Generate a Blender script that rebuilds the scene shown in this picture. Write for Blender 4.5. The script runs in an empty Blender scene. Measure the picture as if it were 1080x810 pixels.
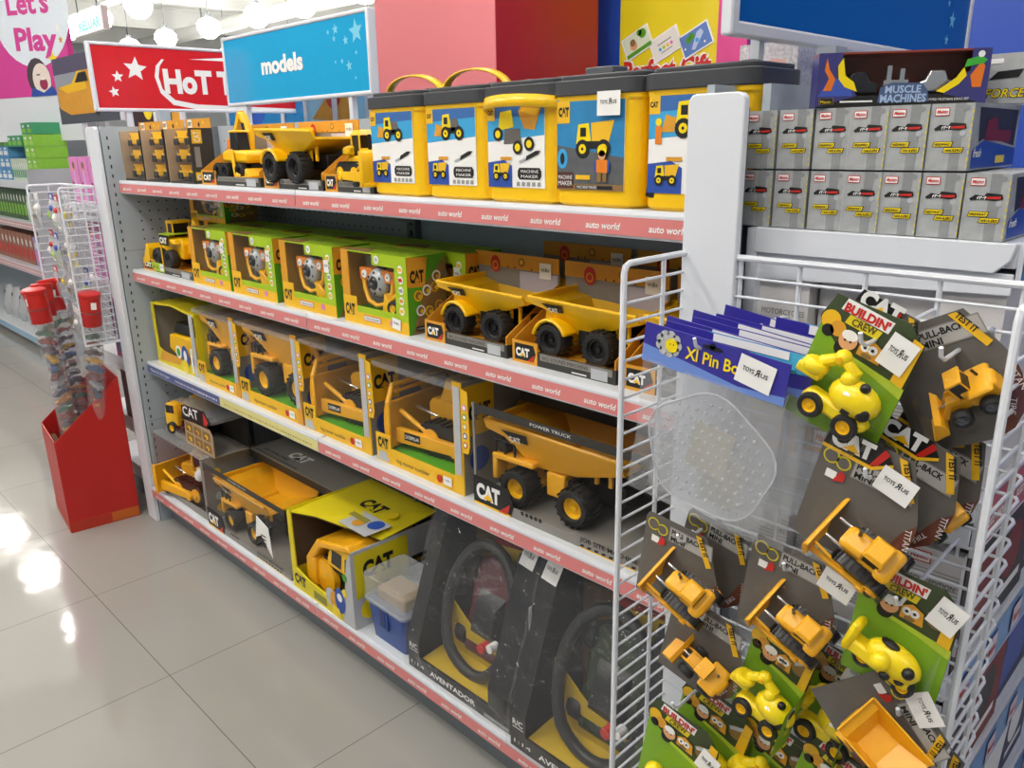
import bpy, math, random
from mathutils import Vector, Matrix
random.seed(7)
SC = bpy.context.scene
COL = SC.collection
R = math.radians
PI = math.pi

# ---------------------------------------------------------------- camera
cd = bpy.data.cameras.new('camera'); cam = bpy.data.objects.new('camera', cd); COL.objects.link(cam)
CP = Vector((3.0464, -1.0705, 1.4302))
yaw, pit, rol = R(135.4053), R(16.9793), R(-0.9926)
fw = Vector((math.cos(yaw)*math.cos(pit), math.sin(yaw)*math.cos(pit), -math.sin(pit)))
rt = Vector((math.sin(yaw), -math.cos(yaw), 0)); up = rt.cross(fw)
rt2 = math.cos(rol)*rt + math.sin(rol)*up; up2 = -math.sin(rol)*rt + math.cos(rol)*up
mm = Matrix((rt2, up2, -fw)).transposed().to_4x4(); mm.translation = CP
cam.matrix_world = mm
cd.sensor_fit = 'HORIZONTAL'; cd.sensor_width = 36; cd.lens = 36*840.5/1080; cd.clip_start = .02; cd.clip_end = 200
SC.camera = cam

# ---------------------------------------------------------------- world and exposure
w = bpy.data.worlds.new('world'); SC.world = w; w.use_nodes = True
bgn = w.node_tree.nodes['Background']; bgn.inputs[0].default_value = (.93, .96, 1, 1); bgn.inputs[1].default_value = .28
vs = SC.view_settings; vs.view_transform = 'Standard'; vs.look = 'None'; vs.gamma = 1; vs.exposure = 0.0
try: vs.use_curve_mapping = False
except Exception: pass
LAMP = 42.0       # emission of the pendant globes

# ---------------------------------------------------------------- materials
def lin(c):
    if isinstance(c, str):
        c = c.lstrip('#'); c = [int(c[i:i+2], 16)/255 for i in (0, 2, 4)]
    return [x/12.92 if x <= .04045 else ((x+.055)/1.055)**2.4 for x in c]
MC = {}
def mat(name, col='#808080', rough=.5, metal=0, emit=0, noise=.04, scale=40, bump=0, spec=.5, coat=0):
    if name in MC: return MC[name]
    m = bpy.data.materials.new(name); m.use_nodes = True; nt = m.node_tree
    b = nt.nodes['Principled BSDF']; c = lin(col)
    b.inputs['Roughness'].default_value = rough; b.inputs['Metallic'].default_value = metal
    b.inputs['Specular IOR Level'].default_value = spec
    b.inputs['Base Color'].default_value = (*c, 1)
    if coat: b.inputs['Coat Weight'].default_value = coat; b.inputs['Coat Roughness'].default_value = .08
    if noise or bump:
        tc = nt.nodes.new('ShaderNodeTexCoord'); nz = nt.nodes.new('ShaderNodeTexNoise')
        nz.inputs['Scale'].default_value = scale; nz.inputs['Detail'].default_value = 3
        nt.links.new(tc.outputs['Object'], nz.inputs['Vector'])
        if noise:
            mx = nt.nodes.new('ShaderNodeMix'); mx.data_type = 'RGBA'
            mx.inputs[6].default_value = (*[x*(1-noise) for x in c], 1); mx.inputs[7].default_value = (*[min(1, x*(1+noise)) for x in c], 1)
            nt.links.new(nz.outputs['Fac'], mx.inputs[0]); nt.links.new(mx.outputs[2], b.inputs['Base Color'])
        if bump:
            bp = nt.nodes.new('ShaderNodeBump'); bp.inputs['Strength'].default_value = bump; bp.inputs['Distance'].default_value = .004
            nt.links.new(nz.outputs['Fac'], bp.inputs['Height']); nt.links.new(bp.outputs['Normal'], b.inputs['Normal'])
    if emit:
        b.inputs['Emission Color'].default_value = (*c, 1); b.inputs['Emission Strength'].default_value = emit
    MC[name] = m; return m
def film(name, tint=(1, 1, 1), body=.003, gloss=.3, bump=0, scale=12, rough=.06, mix=.0):
    """clear packaging film: mostly transparent, a thin milky body and a mirror-like skin"""
    if name in MC: return MC[name]
    m = bpy.data.materials.new(name); m.use_nodes = True; nt = m.node_tree; nt.nodes.clear()
    o = nt.nodes.new('ShaderNodeOutputMaterial'); tr = nt.nodes.new('ShaderNodeBsdfTransparent'); tr.inputs[0].default_value = (*tint, 1)
    df = nt.nodes.new('ShaderNodeBsdfDiffuse'); df.inputs[0].default_value = (.8, .82, .85, 1)
    gl = nt.nodes.new('ShaderNodeBsdfGlossy'); gl.inputs['Roughness'].default_value = rough
    m1 = nt.nodes.new('ShaderNodeMixShader'); m1.inputs[0].default_value = body
    lw = nt.nodes.new('ShaderNodeLayerWeight'); lw.inputs[0].default_value = gloss
    m2 = nt.nodes.new('ShaderNodeMixShader')
    pw = nt.nodes.new('ShaderNodeMath'); pw.operation = 'POWER'; pw.inputs[1].default_value = 3.5; lw.inputs[0].default_value = .5
    mp = nt.nodes.new('ShaderNodeMath'); mp.operation = 'MULTIPLY_ADD'; mp.inputs[1].default_value = .3; mp.inputs[2].default_value = mix+.003
    nt.links.new(tr.outputs[0], m1.inputs[1]); nt.links.new(df.outputs[0], m1.inputs[2])
    nt.links.new(lw.outputs['Facing'], pw.inputs[0]); nt.links.new(pw.outputs[0], mp.inputs[0]); nt.links.new(mp.outputs[0], m2.inputs[0])
    nt.links.new(m1.outputs[0], m2.inputs[1]); nt.links.new(gl.outputs[0], m2.inputs[2]); nt.links.new(m2.outputs[0], o.inputs[0])
    if bump:
        tc = nt.nodes.new('ShaderNodeTexCoord'); nz = nt.nodes.new('ShaderNodeTexNoise'); nz.inputs['Scale'].default_value = scale
        nz.inputs['Detail'].default_value = 4; nz.inputs['Distortion'].default_value = 1.5
        bp = nt.nodes.new('ShaderNodeBump'); bp.inputs['Strength'].default_value = bump; bp.inputs['Distance'].default_value = .02
        nt.links.new(tc.outputs['Object'], nz.inputs['Vector']); nt.links.new(nz.outputs['Fac'], bp.inputs['Height'])
        for n in (gl, lw): nt.links.new(bp.outputs['Normal'], n.inputs['Normal'])
    MC[name] = m; return m

YEL = mat('toy_yellow', '#f8c208', .32, noise=.03)
YEL2 = mat('toy_amber', '#f5b21a', .35, noise=.03)
LEM = mat('toy_lemon', '#f9dc12', .3, noise=.02)
ORG = mat('toy_orange', '#e8831a', .4, noise=.03)
TYRE = mat('black_rubber', '#1d1d1f', .55, noise=.1)
BLK = mat('black_plastic', '#17171a', .35, noise=.05)
INK = mat('print_black', '#141414', .5, noise=0)
WHT = mat('print_white', '#f4f4f2', .5, noise=0)
GRYP = mat('print_grey', '#9c9c9a', .5, noise=0)
DGRY = mat('print_dark_grey', '#65615c', .5, noise=.05)
SLV = mat('print_silver', '#b9bcc0', .35, noise=.05)
CYEL = mat('carton_yellow', '#f0bc20', .45, noise=.03)
CYL2 = mat('carton_lemon', '#e2cf1a', .45, noise=.05)
CORG = mat('carton_orange', '#dc9c2c', .45, noise=.12, scale=25)
CBRN = mat('carton_brown', '#8a6a3c', .6, noise=.15, scale=20)
CGRN = mat('carton_lime', '#a9c81e', .45, noise=.05)
CGR2 = mat('carton_green', '#4f9a1e', .5, noise=.15, scale=18)
CDRK = mat('carton_dark', '#34322f', .5, noise=.15, scale=12)
CTAN = mat('carton_tan', '#b59a78', .6, noise=.08)
CGRY = mat('carton_grey', '#8a8781', .45, noise=.08)
RED = mat('print_red', '#c8281e', .45, noise=0)
DRED = mat('print_dark_red', '#7c2420', .5, noise=.05)
BLUE = mat('print_blue', '#2a4fa8', .45, noise=.05)
SKY = mat('print_sky', '#3aa5dc', .45, noise=.1, scale=8)
NAVY = mat('print_navy', '#21264f', .45, noise=.05)
PURP = mat('print_purple', '#3a3190', .4, noise=.05)
SKIN = mat('print_skin', '#e2a877', .5, noise=0)
PINK = mat('print_pink', '#d983c0', .5, noise=.15, scale=60)
METW = mat('white_enamel', '#dfe3ea', .35, noise=.015, scale=3)
METG = mat('grey_enamel', '#aeb6be', .4, noise=.02, scale=3)
METD = mat('dark_grey_enamel', '#6c7278', .45, noise=.03, scale=3)
CHRM = mat('bright_metal', '#d8dadc', .2, metal=.9, noise=0)
FILM = film('clear_film'); FILMB = film('crinkled_film', bump=1, scale=13, body=.03, mix=.06)

# ---------------------------------------------------------------- mesh builder
GC = {}
def glyphs(s, bold=0.0):
    k = (s, bold)
    if k in GC: return GC[k]
    cu = bpy.data.curves.new('t', 'FONT'); cu.body = s; cu.resolution_u = 4 if bold > .04 and len(s) < 13 else 2; cu.offset = bold; cu.fill_mode = 'FRONT'; cu.extrude = 0
    ob = bpy.data.objects.new('t', cu); COL.objects.link(ob)
    dg = bpy.context.evaluated_depsgraph_get(); me = bpy.data.meshes.new_from_object(ob.evaluated_get(dg))
    vs_ = [(v.co.x, v.co.y) for v in me.vertices]; fs = [tuple(p.vertices) for p in me.polygons]
    bpy.data.objects.remove(ob); bpy.data.curves.remove(cu); bpy.data.meshes.remove(me)
    if vs_:
        x0 = min(v[0] for v in vs_); x1 = max(v[0] for v in vs_)
    else: x0 = x1 = 0
    # orient all faces to +z
    out = []
    for f in fs:
        a = 0
        for i in range(len(f)):
            p, q = vs_[f[i]], vs_[f[(i+1) % len(f)]]; a += p[0]*q[1]-q[0]*p[1]
        out.append(f if a > 0 else f[::-1])
    GC[k] = ([(x-x0, y) for x, y in vs_], out, max(x1-x0, 1e-4)); return GC[k]

class B:
    def __init__(s, T=None): s.k = 0; s.v = []; s.f = []; s.m = []; s.mats = []; s.T = T or Matrix()
    def mi(s, m):
        if m not in s.mats: s.mats.append(m)
        return s.mats.index(m)
    def add(s, vs_, fs, m):
        n = len(s.v); T = s.T
        s.v += [T @ Vector(v) for v in vs_]; i = s.mi(m)
        for f in fs: s.f.append(tuple(a+n for a in f)); s.m.append(i)
        return s
    def box(s, x0, x1, y0, y1, z0, z1, m, T=None):
        s.k += 1; e = .00002*(s.k % 10); x0 -= e; x1 += e; y0 -= e; y1 += e; z0 -= e; z1 += e    # keeps neighbouring faces from coinciding
        vs_ = [(x0, y0, z0), (x1, y0, z0), (x1, y1, z0), (x0, y1, z0), (x0, y0, z1), (x1, y0, z1), (x1, y1, z1), (x0, y1, z1)]
        if T: vs_ = [T @ Vector(v) for v in vs_]
        return s.add(vs_, [(0, 3, 2, 1), (4, 5, 6, 7), (0, 1, 5, 4), (1, 2, 6, 5), (2, 3, 7, 6), (3, 0, 4, 7)], m)
    def cbox(s, c, d, m, T=None):
        return s.box(c[0]-d[0]/2, c[0]+d[0]/2, c[1]-d[1]/2, c[1]+d[1]/2, c[2]-d[2]/2, c[2]+d[2]/2, m, T)
    def hexa(s, vs_, m):   # 8 corners, bottom ring then top ring
        return s.add(vs_, [(0, 3, 2, 1), (4, 5, 6, 7), (0, 1, 5, 4), (1, 2, 6, 5), (2, 3, 7, 6), (3, 0, 4, 7)], m)
    def prism(s, pts, a, b, m, ax='y'):
        """outline in the other two axes, extruded along ax from a to b; for 'y' the outline is (x, z)"""
        n = len(pts); s.k += 1; e = .00002*(s.k % 10)*(1 if b > a else -1); a -= e; b += e
        A = 0
        for i in range(n): p, q = pts[i], pts[(i+1) % n]; A += p[0]*q[1]-q[0]*p[1]
        if A < 0: pts = pts[::-1]
        def P(p, t): return (p[0], t, p[1]) if ax == 'y' else ((t, p[0], p[1]) if ax == 'x' else (p[0], p[1], t))
        vs_ = [P(p, a) for p in pts] + [P(p, b) for p in pts]
        fl = (ax == 'y')
        fs = [tuple(range(n)), tuple(range(2*n-1, n-1, -1))] + [(i, n+i, n+(i+1) % n, (i+1) % n) for i in range(n)]
        if not fl: fs = [f[::-1] for f in fs]
        if b < a: fs = [f[::-1] for f in fs]
        return s.add(vs_, fs, m)
    def poly(s, pts, m): return s.add(pts, [tuple(range(len(pts)))], m)
    def cyl(s, p0, p1, r0, m, n=14, r1=None, caps=True):
        p0 = Vector(p0); p1 = Vector(p1); r1 = r0 if r1 is None else r1
        d = (p1-p0).normalized(); u = d.orthogonal().normalized(); v = d.cross(u)
        vs_ = [p0+r0*(u*math.cos(2*PI*i/n)+v*math.sin(2*PI*i/n)) for i in range(n)] + [p1+r1*(u*math.cos(2*PI*i/n)+v*math.sin(2*PI*i/n)) for i in range(n)]
        fs = [(i, (i+1) % n, n+(i+1) % n, n+i) for i in range(n)]
        if caps: fs += [tuple(range(n-1, -1, -1)), tuple(range(n, 2*n))]
        return s.add(vs_, fs, m)
    def lathe(s, prof, m, o=(0, 0, 0), ax='z', n=24, close=False):
        """profile (radius, height) turned about ax through o"""
        vs_ = []; k = len(prof)
        for i in range(n):
            a = 2*PI*i/n; c, q = math.cos(a), math.sin(a)
            for r, h in prof:
                p = (r*c, r*q, h) if ax == 'z' else ((r*q, h, r*c) if ax == 'y' else (h, r*c, r*q))
                vs_.append((p[0]+o[0], p[1]+o[1], p[2]+o[2]))
        fs = []
        for i in range(n):
            j = (i+1) % n
            for t in range(k-1 if not close else k):
                u_ = (t+1) % k; fs.append((i*k+t, j*k+t, j*k+u_, i*k+u_))
        if not close:
            if prof[0][0] > 1e-6: fs.append(tuple(i*k for i in range(n-1, -1, -1)))
            if prof[-1][0] > 1e-6: fs.append(tuple(i*k+k-1 for i in range(n)))
        return s.add(vs_, fs, m)
    def tube(s, path, r, m, n=6, closed=False):
        P_ = [Vector(p) for p in path]; k = len(P_); vs_ = []; u = None
        for i, p in enumerate(P_):
            if closed: d = (P_[(i+1) % k]-P_[i-1]).normalized()
            else: d = (P_[min(i+1, k-1)]-P_[max(i-1, 0)]).normalized()
            if u is None: u = d.orthogonal().normalized()
            else: u = (u-d*u.dot(d)).normalized()
            v = d.cross(u)
            vs_ += [p+r*(u*math.cos(2*PI*j/n)+v*math.sin(2*PI*j/n)) for j in range(n)]
        fs = []
        for i in range(k if closed else k-1):
            a = i*n; b = ((i+1) % k)*n
            for j in range(n): fs.append((a+j, a+(j+1) % n, b+(j+1) % n, b+j))
        if not closed: fs += [tuple(range(n-1, -1, -1)), tuple(range((k-1)*n, k*n))]
        return s.add(vs_, fs, m)
    def ball(s, c, r, m, n=14, sc=(1, 1, 1)):
        k = n//2; vs_ = []; fs = []
        for i in range(k+1):
            t = PI*i/k
            for j in range(n):
                a = 2*PI*j/n; vs_.append((c[0]+r*sc[0]*math.sin(t)*math.cos(a), c[1]+r*sc[1]*math.sin(t)*math.sin(a), c[2]+r*sc[2]*math.cos(t)))
        for i in range(k):
            for j in range(n): fs.append((i*n+j, (i+1)*n+j, (i+1)*n+(j+1) % n, i*n+(j+1) % n))
        return s.add(vs_, fs, m)
    def build(s, name, parent=None, bevel=0, smooth=True, solid=0, loc=None, rz=0):
        me = bpy.data.meshes.new(name); me.from_pydata([tuple(v) for v in s.v], [], s.f)
        for m in s.mats: me.materials.append(m)
        me.polygons.foreach_set('material_index', s.m)
        me.validate(); me.update()
        if smooth:
            me.polygons.foreach_set('use_smooth', [True]*len(me.polygons)); me.set_sharp_from_angle(angle=R(38))
        o = bpy.data.objects.new(name, me); COL.objects.link(o)
        if parent: o.parent = parent
        if loc: o.location = loc
        if rz: o.rotation_euler.z = rz
        if solid:
            q = o.modifiers.new('s', 'SOLIDIFY'); q.thickness = solid; q.offset = 0
        if bevel:
            q = o.modifiers.new('b', 'BEVEL'); q.width = bevel; q.segments = 2; q.limit_method = 'ANGLE'; q.angle_limit = R(40)
        return o

class F:
    """a printed face: 2-D artwork laid a hair above a flat surface"""
    def __init__(s, b, o, u, v, lift=.0004):
        s.b = b; s.o = Vector(o); s.u = Vector(u).normalized(); s.v = Vector(v).normalized(); s.n = s.u.cross(s.v); s.lift = lift
    def P(s, x, y, l): return s.o+s.u*x+s.v*y+s.n*(s.lift*l)
    def poly(s, pts, m, l=1):
        A = sum(pts[i][0]*pts[(i+1) % len(pts)][1]-pts[(i+1) % len(pts)][0]*pts[i][1] for i in range(len(pts)))
        if A < 0: pts = pts[::-1]
        s.b.add([s.P(x, y, l) for x, y in pts], [tuple(range(len(pts)))], m); return s
    def q(s, x0, y0, x1, y1, m, l=1): return s.poly([(x0, y0), (x1, y0), (x1, y1), (x0, y1)], m, l)
    def disc(s, cx, cy, r, m, l=1, n=16, ry=None):
        ry = ry or r; return s.poly([(cx+r*math.cos(2*PI*i/n), cy+ry*math.sin(2*PI*i/n)) for i in range(n)], m, l)
    def star(s, cx, cy, r, m, l=1, rot=0, k=5, q=.45):
        s.b.add([s.P(cx, cy, l)]+[s.P(cx+(r if i % 2 == 0 else r*q)*math.cos(PI/2+rot+PI*i/k), cy+(r if i % 2 == 0 else r*q)*math.sin(PI/2+rot+PI*i/k), l) for i in range(2*k)],
                [(0, 1+i, 1+(i+1) % (2*k)) for i in range(2*k)], m); return s
    def txt(s, t, x, y, h, m, l=2, w=None, bold=0, shear=0, rot=0, al='l', flip=False):
        """cap height h; w forces the total width"""
        v, f, W = glyphs(t, bold); k = h/.73; kx = (w/W) if w else k
        tw = W*kx; ox = 0 if al == 'l' else (-tw/2 if al == 'c' else -tw)
        c, q = math.cos(rot), math.sin(rot); vs_ = []
        for a, b_ in v:
            a = a*kx; b_ = b_*k; a += shear*b_
            if flip: a = tw-a
            a += ox; vs_.append(s.P(x+a*c-b_*q, y+a*q+b_*c, l))
        s.b.add(vs_, [g[::-1] for g in f] if flip else f, m); return s

def cat_logo(f, x, y, h, m=INK, l=2, tri=YEL, w=None, bold=.06):
    """the three-letter mark with its triangle"""
    w = w or h*2.1
    f.txt('CAT', x, y, h, m, l, w=w, bold=bold)
    f.poly([(x+w*.30, y), (x+w*.72, y), (x+w*.51, y+h*.45)], tri, l+.5)
def price_tag(f, x, y, w, h, l=4, rot=0, m=WHT):
    c, q = math.cos(rot), math.sin(rot)
    def T(a, b_): return (x+a*c-b_*q, y+a*q+b_*c)
    f.poly([T(-w/2, -h/2), T(w/2, -h/2), T(w/2, h/2), T(-w/2, h/2)], m, l)
    hh = h*.16
    a = T(-w*.36, -hh*.1); f.txt('TOYS', a[0], a[1], hh, INK, l+1, w=w*.32, bold=.02, rot=rot)
    a = T(-w*.01, -hh*.25); f.txt('R', a[0], a[1], hh*1.6, INK, l+1, w=w*.13, bold=.02, rot=rot, flip=True)
    a = T(w*.15, -hh*.1); f.txt('US', a[0], a[1], hh, INK, l+1, w=w*.2, bold=.02, rot=rot)

# ---------------------------------------------------------------- things
def tag(o, label=None, cat=None, group=None, kind=None):
    if label: o['label'] = label
    if cat: o['category'] = cat
    if group: o['group'] = group
    if kind: o['kind'] = kind
    return o
def thing(name, label, cat, loc=(0, 0, 0), rz=0, group=None, rot=None):
    o = bpy.data.objects.new(name, None); COL.objects.link(o); o.location = loc; o.rotation_euler = rot or (0, 0, rz); o.empty_display_size = .05
    return tag(o, label, cat, group)
def copy_tree(o, parent=None):
    c = o.copy(); COL.objects.link(c); c.parent = parent
    for ch in list(o.children): copy_tree(ch, c)
    return c
def dup(o, loc, label=None, rz=None, group=None, rot=None):
    c = copy_tree(o); c.location = loc
    if rz is not None: c.rotation_euler = (0, 0, rz)
    if rot is not None: c.rotation_euler = rot
    if label: c['label'] = label
    if group: c['group'] = group
    return c
NTH = ['first', 'second', 'third', 'fourth', 'fifth', 'sixth', 'seventh', 'eighth', 'ninth', 'tenth', 'eleventh', 'twelfth']
def TR(x, y, z, rz=0, s=1, ry=0, rx=0):
    return Matrix.Translation((x, y, z)) @ Matrix.Rotation(rz, 4, 'Z') @ Matrix.Rotation(ry, 4, 'Y') @ Matrix.Rotation(rx, 4, 'X') @ Matrix.Scale(s, 4)
# ================================================================ building: floor, ceiling, walls
def floor_mat():
    m = bpy.data.materials.new('glossy_tile'); m.use_nodes = True; nt = m.node_tree; b = nt.nodes['Principled BSDF']
    N = nt.nodes.new; L = nt.links.new
    g = N('ShaderNodeNewGeometry'); sp = N('ShaderNodeSeparateXYZ'); L(g.outputs['Position'], sp.inputs[0])
    def line(out, off):
        a = N('ShaderNodeMath'); a.operation = 'ADD'; a.inputs[1].default_value = off; L(out, a.inputs[0])
        d = N('ShaderNodeMath'); d.operation = 'DIVIDE'; d.inputs[1].default_value = .6; L(a.outputs[0], d.inputs[0])
        fr = N('ShaderNodeMath'); fr.operation = 'FRACT'; L(d.outputs[0], fr.inputs[0])
        c = N('ShaderNodeMath'); c.operation = 'SUBTRACT'; c.inputs[1].default_value = .5; L(fr.outputs[0], c.inputs[0])
        ab = N('ShaderNodeMath'); ab.operation = 'ABSOLUTE'; L(c.outputs[0], ab.inputs[0])
        gt = N('ShaderNodeMath'); gt.operation = 'GREATER_THAN'; gt.inputs[1].default_value = .5-.0022; L(ab.outputs[0], gt.inputs[0]); return gt
    lx = line(sp.outputs[0], 600-.39); ly = line(sp.outputs[1], 600+.422)
    mx = N('ShaderNodeMath'); mx.operation = 'MAXIMUM'; L(lx.outputs[0], mx.inputs[0]); L(ly.outputs[0], mx.inputs[1])
    nz = N('ShaderNodeTexNoise'); nz.inputs['Scale'].default_value = 1.6; nz.inputs['Detail'].default_value = 6; L(g.outputs['Position'], nz.inputs['Vector'])
    cr = N('ShaderNodeMix'); cr.data_type = 'RGBA'; cr.inputs[6].default_value = (*lin('#9a9994'), 1); cr.inputs[7].default_value = (*lin('#a4a29d'), 1); L(nz.outputs['Fac'], cr.inputs[0])
    m2 = N('ShaderNodeMix'); m2.data_type = 'RGBA'; m2.inputs[7].default_value = (*lin('#72706b'), 1); L(mx.outputs[0], m2.inputs[0]); L(cr.outputs[2], m2.inputs[6])
    L(m2.outputs[2], b.inputs['Base Color']); b.inputs['Roughness'].default_value = .07; b.inputs['Specular IOR Level'].default_value = .55
    n2 = N('ShaderNodeTexNoise'); n2.inputs['Scale'].default_value = 5; L(g.outputs['Position'], n2.inputs['Vector'])
    bp = N('ShaderNodeBump'); bp.inputs['Strength'].default_value = .12; bp.inputs['Distance'].default_value = .01; L(n2.outputs['Fac'], bp.inputs['Height']); L(bp.outputs['Normal'], b.inputs['Normal'])
    return m
b = B(); b.box(-22, 8, -8, 14, -.1, 0, floor_mat()); tag(b.build('floor', smooth=False), kind='structure')
CEIL = mat('ceiling_white', '#f6f6f4', .9, noise=.03, scale=2)
b = B(); b.box(-22, 8, -8, 14, 4.3, 4.4, CEIL); tag(b.build('ceiling', smooth=False), kind='structure')
# far walls
WALLB = mat('far_wall', '#cfd6dc', .9, noise=.05, scale=1)
b = B(); b.box(-22, -21.8, -8, 14, 0, 4.3, WALLB); tag(b.build('wall_left', smooth=False), kind='structure')
b = B(); b.box(-22, 8, 13.8, 14, 0, 4.3, WALLB); tag(b.build('wall_back', smooth=False), kind='structure')
# roof beams and pipes under the ceiling
BEAM = mat('beam_white', '#dcdedc', .6, noise=.05)
for i, x in enumerate((-19, -15.6, -12.2, -8.8, -5.4)):
    b = B(); b.prism([(x-.09, 3.85), (x+.09, 3.85), (x+.09, 3.88), (x+.015, 3.88), (x+.015, 4.27), (x+.09, 4.27), (x+.09, 4.3), (x-.09, 4.3), (x-.09, 4.27), (x-.015, 4.27), (x-.015, 3.88), (x-.09, 3.88)], -8, 13.8, BEAM)
    tag(b.build('trim_%d' % (i+1)), kind='structure')
for i, (y, r) in enumerate(((1.9, .05), (3.0, .09), (4.4, .05), (7.0, .14), (9.5, .07))):
    b = B(); b.tube([(-21.8, y, 3.7), (-12, y, 3.7), (-3, y, 3.7), (7.9, y, 3.7)], r, BEAM, 10)
    for x in (-18, -14, -10, -6, -2): b.box(x-.01, x+.01, y-.01, y+.01, 3.7, 4.3, METD)
    tag(b.build('trim_%d' % (i+6)), kind='structure')
# red column with a pink front face, and wall panels behind the gondola
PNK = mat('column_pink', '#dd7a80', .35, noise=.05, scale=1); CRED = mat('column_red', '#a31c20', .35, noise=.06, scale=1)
WBLU = mat('wall_blue', '#1b49b0', .45, noise=.03, scale=1); WMAG = mat('panel_magenta', '#dc4a90', .45, noise=.02)
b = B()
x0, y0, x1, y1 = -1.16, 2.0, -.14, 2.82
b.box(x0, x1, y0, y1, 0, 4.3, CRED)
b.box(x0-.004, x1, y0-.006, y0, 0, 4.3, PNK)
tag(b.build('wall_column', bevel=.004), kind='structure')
b = B(); b.box(-.75, 8, 3.05, 3.2, 0, 4.3, WBLU); tag(b.build('wall_right', bevel=.004), kind='structure')
P_YEL = mat('poster_yellow', '#e6d21c', .4, noise=.06, scale=2)
t = thing('wall_poster', 'yellow poster reading Perfect Gift with three gift cards, on the blue wall', 'poster', (-.135, 3.05, 1.2))
b = B(); b.box(0, .66, -.03, -.002, 0, 1.9, P_YEL); b.box(.66, .84, -.028, -.002, 0, 1.9, WMAG)
f = F(b, (0, -.03, 0), (1, 0, 0), (0, 0, 1), .001)
f.txt('Perfect Gift', .035, .555, .115, WHT, 1, w=.60, bold=.09); f.txt('Perfect Gift', .035, .555, .115, RED, 2, w=.60, bold=.04)
b.build('poster_board', t, bevel=.002)
for i, (cx, cz, c, nm) in enumerate(((.13, .765, '#dfe8d0', 'green'), (.33, .74, '#e4e4dc', 'white'), (.53, .745, '#5b7fc0', 'blue'))):
    b = B(TR(cx, -.034, cz, ry=R(-24)))
    b.box(-.1, .1, -.003, .003, -.065, .065, WHT); f = F(b, (-.1, -.003, -.065), (1, 0, 0), (0, 0, 1), .0008)
    f.q(.008, .008, .192, .122, mat('gift_card_%s' % nm, c, .4))
    if i == 0: f.q(.008, .008, .192, .03, CGR2, 2); f.disc(.075, .06, .026, SKIN, 2); f.disc(.075, .078, .02, CBRN, 3); f.disc(.155, .095, .026, CGR2, 2); f.disc(.135, .108, .018, CGR2, 2)
    if i == 1:
        for k in range(4): f.disc(.06+k*.027, .055, .01, [SKY, CGRN, CYEL, PINK][k], 2)
        f.q(.05, .078, .15, .086, GRYP, 2); f.q(.06, .03, .14, .036, GRYP, 2)
    if i == 2:
        f.disc(.06, .085, .018, CGR2, 2); f.disc(.085, .095, .018, CGR2, 2); f.poly([(.06, .03), (.08, .02), (.16, .08), (.15, .105), (.12, .1)], mat('card_pale', '#b9cbe8', .4), 2); f.disc(.11, .06, .012, SKY, 3); f.disc(.15, .03, .006, WHT, 3); f.disc(.025, .05, .006, WHT, 3)
    b.build('gift_card_print', t)

# ================================================================ lights of the shop, plus unseen globes added for the near side
GLOBE = mat('lamp_globe', '#fffaf2', .4, emit=LAMP, noise=0)
def pendant():
    t = thing('pendant_lamp', 'x', 'lamp', (0, 0, 3.2))
    b = B(); b.lathe([(0, -.17), (.07, -.165), (.135, -.115), (.175, -.03), (.17, .035), (.125, .095), (.06, .12)], GLOBE, n=16); b.build('lamp_shade', t)
    b = B(); b.cyl((0, 0, .1), (0, 0, .18), .06, METD, 10, .04); b.build('lamp_holder', t)
    b = B(); b.cyl((0, 0, .17), (0, 0, 1.09), .006, METD, 6); b.build('cable', t); return t
p0 = pendant(); first = True
spots = [(x, .76) for x in (-5.12, -6.5, -7.87, -9.25, -10.6)] + [(x, 3.5) for x in (-5.2, -6.8, -8.37, -9.8, -11.2, -12.7)] + [(x, 5.1) for x in (-5.6, -7.0, -8.25, -9.77, -11.4, -13)]
spots += [(x, 7.2) for x in (-8.5, -11, -13.5)] + [(x, 9.8) for x in (-10, -14)]
near = [(x, y) for x in (-.9, .9, 2.7) for y in (-1.3, -3.0)] + [(x, y) for x in (.6, 2.4) for y in (1.0,)] + [(5.0, -1.2), (-2.6, -2.6), (-2.4, 5.4), (-4.4, -2.4)]  # unseen globes, added to light the shelf fronts and near aisle
for x, y in spots+near:
    if first: t = p0; first = False
    else: t = copy_tree(p0)
    t.location = (x, y, 3.2)
    if (x, y) in spots:
        rows = sorted({q[1] for q in spots}); own = sorted([q for q in spots if q[1] == y], reverse=True)
        t['label'] = 'glowing globe lamp, %s one of the %s row out from the shelves' % (NTH[own.index((x, y))], NTH[rows.index(y)]); t['group'] = 'globe pendant lamps under the shop ceiling'
    else:
        t['label'] = 'unseen globe lamp added to light the near aisle, %s of those above the viewer' % NTH[near.index((x, y))]; t['group'] = 'unseen globe lamps added to light the near aisle'
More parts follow.
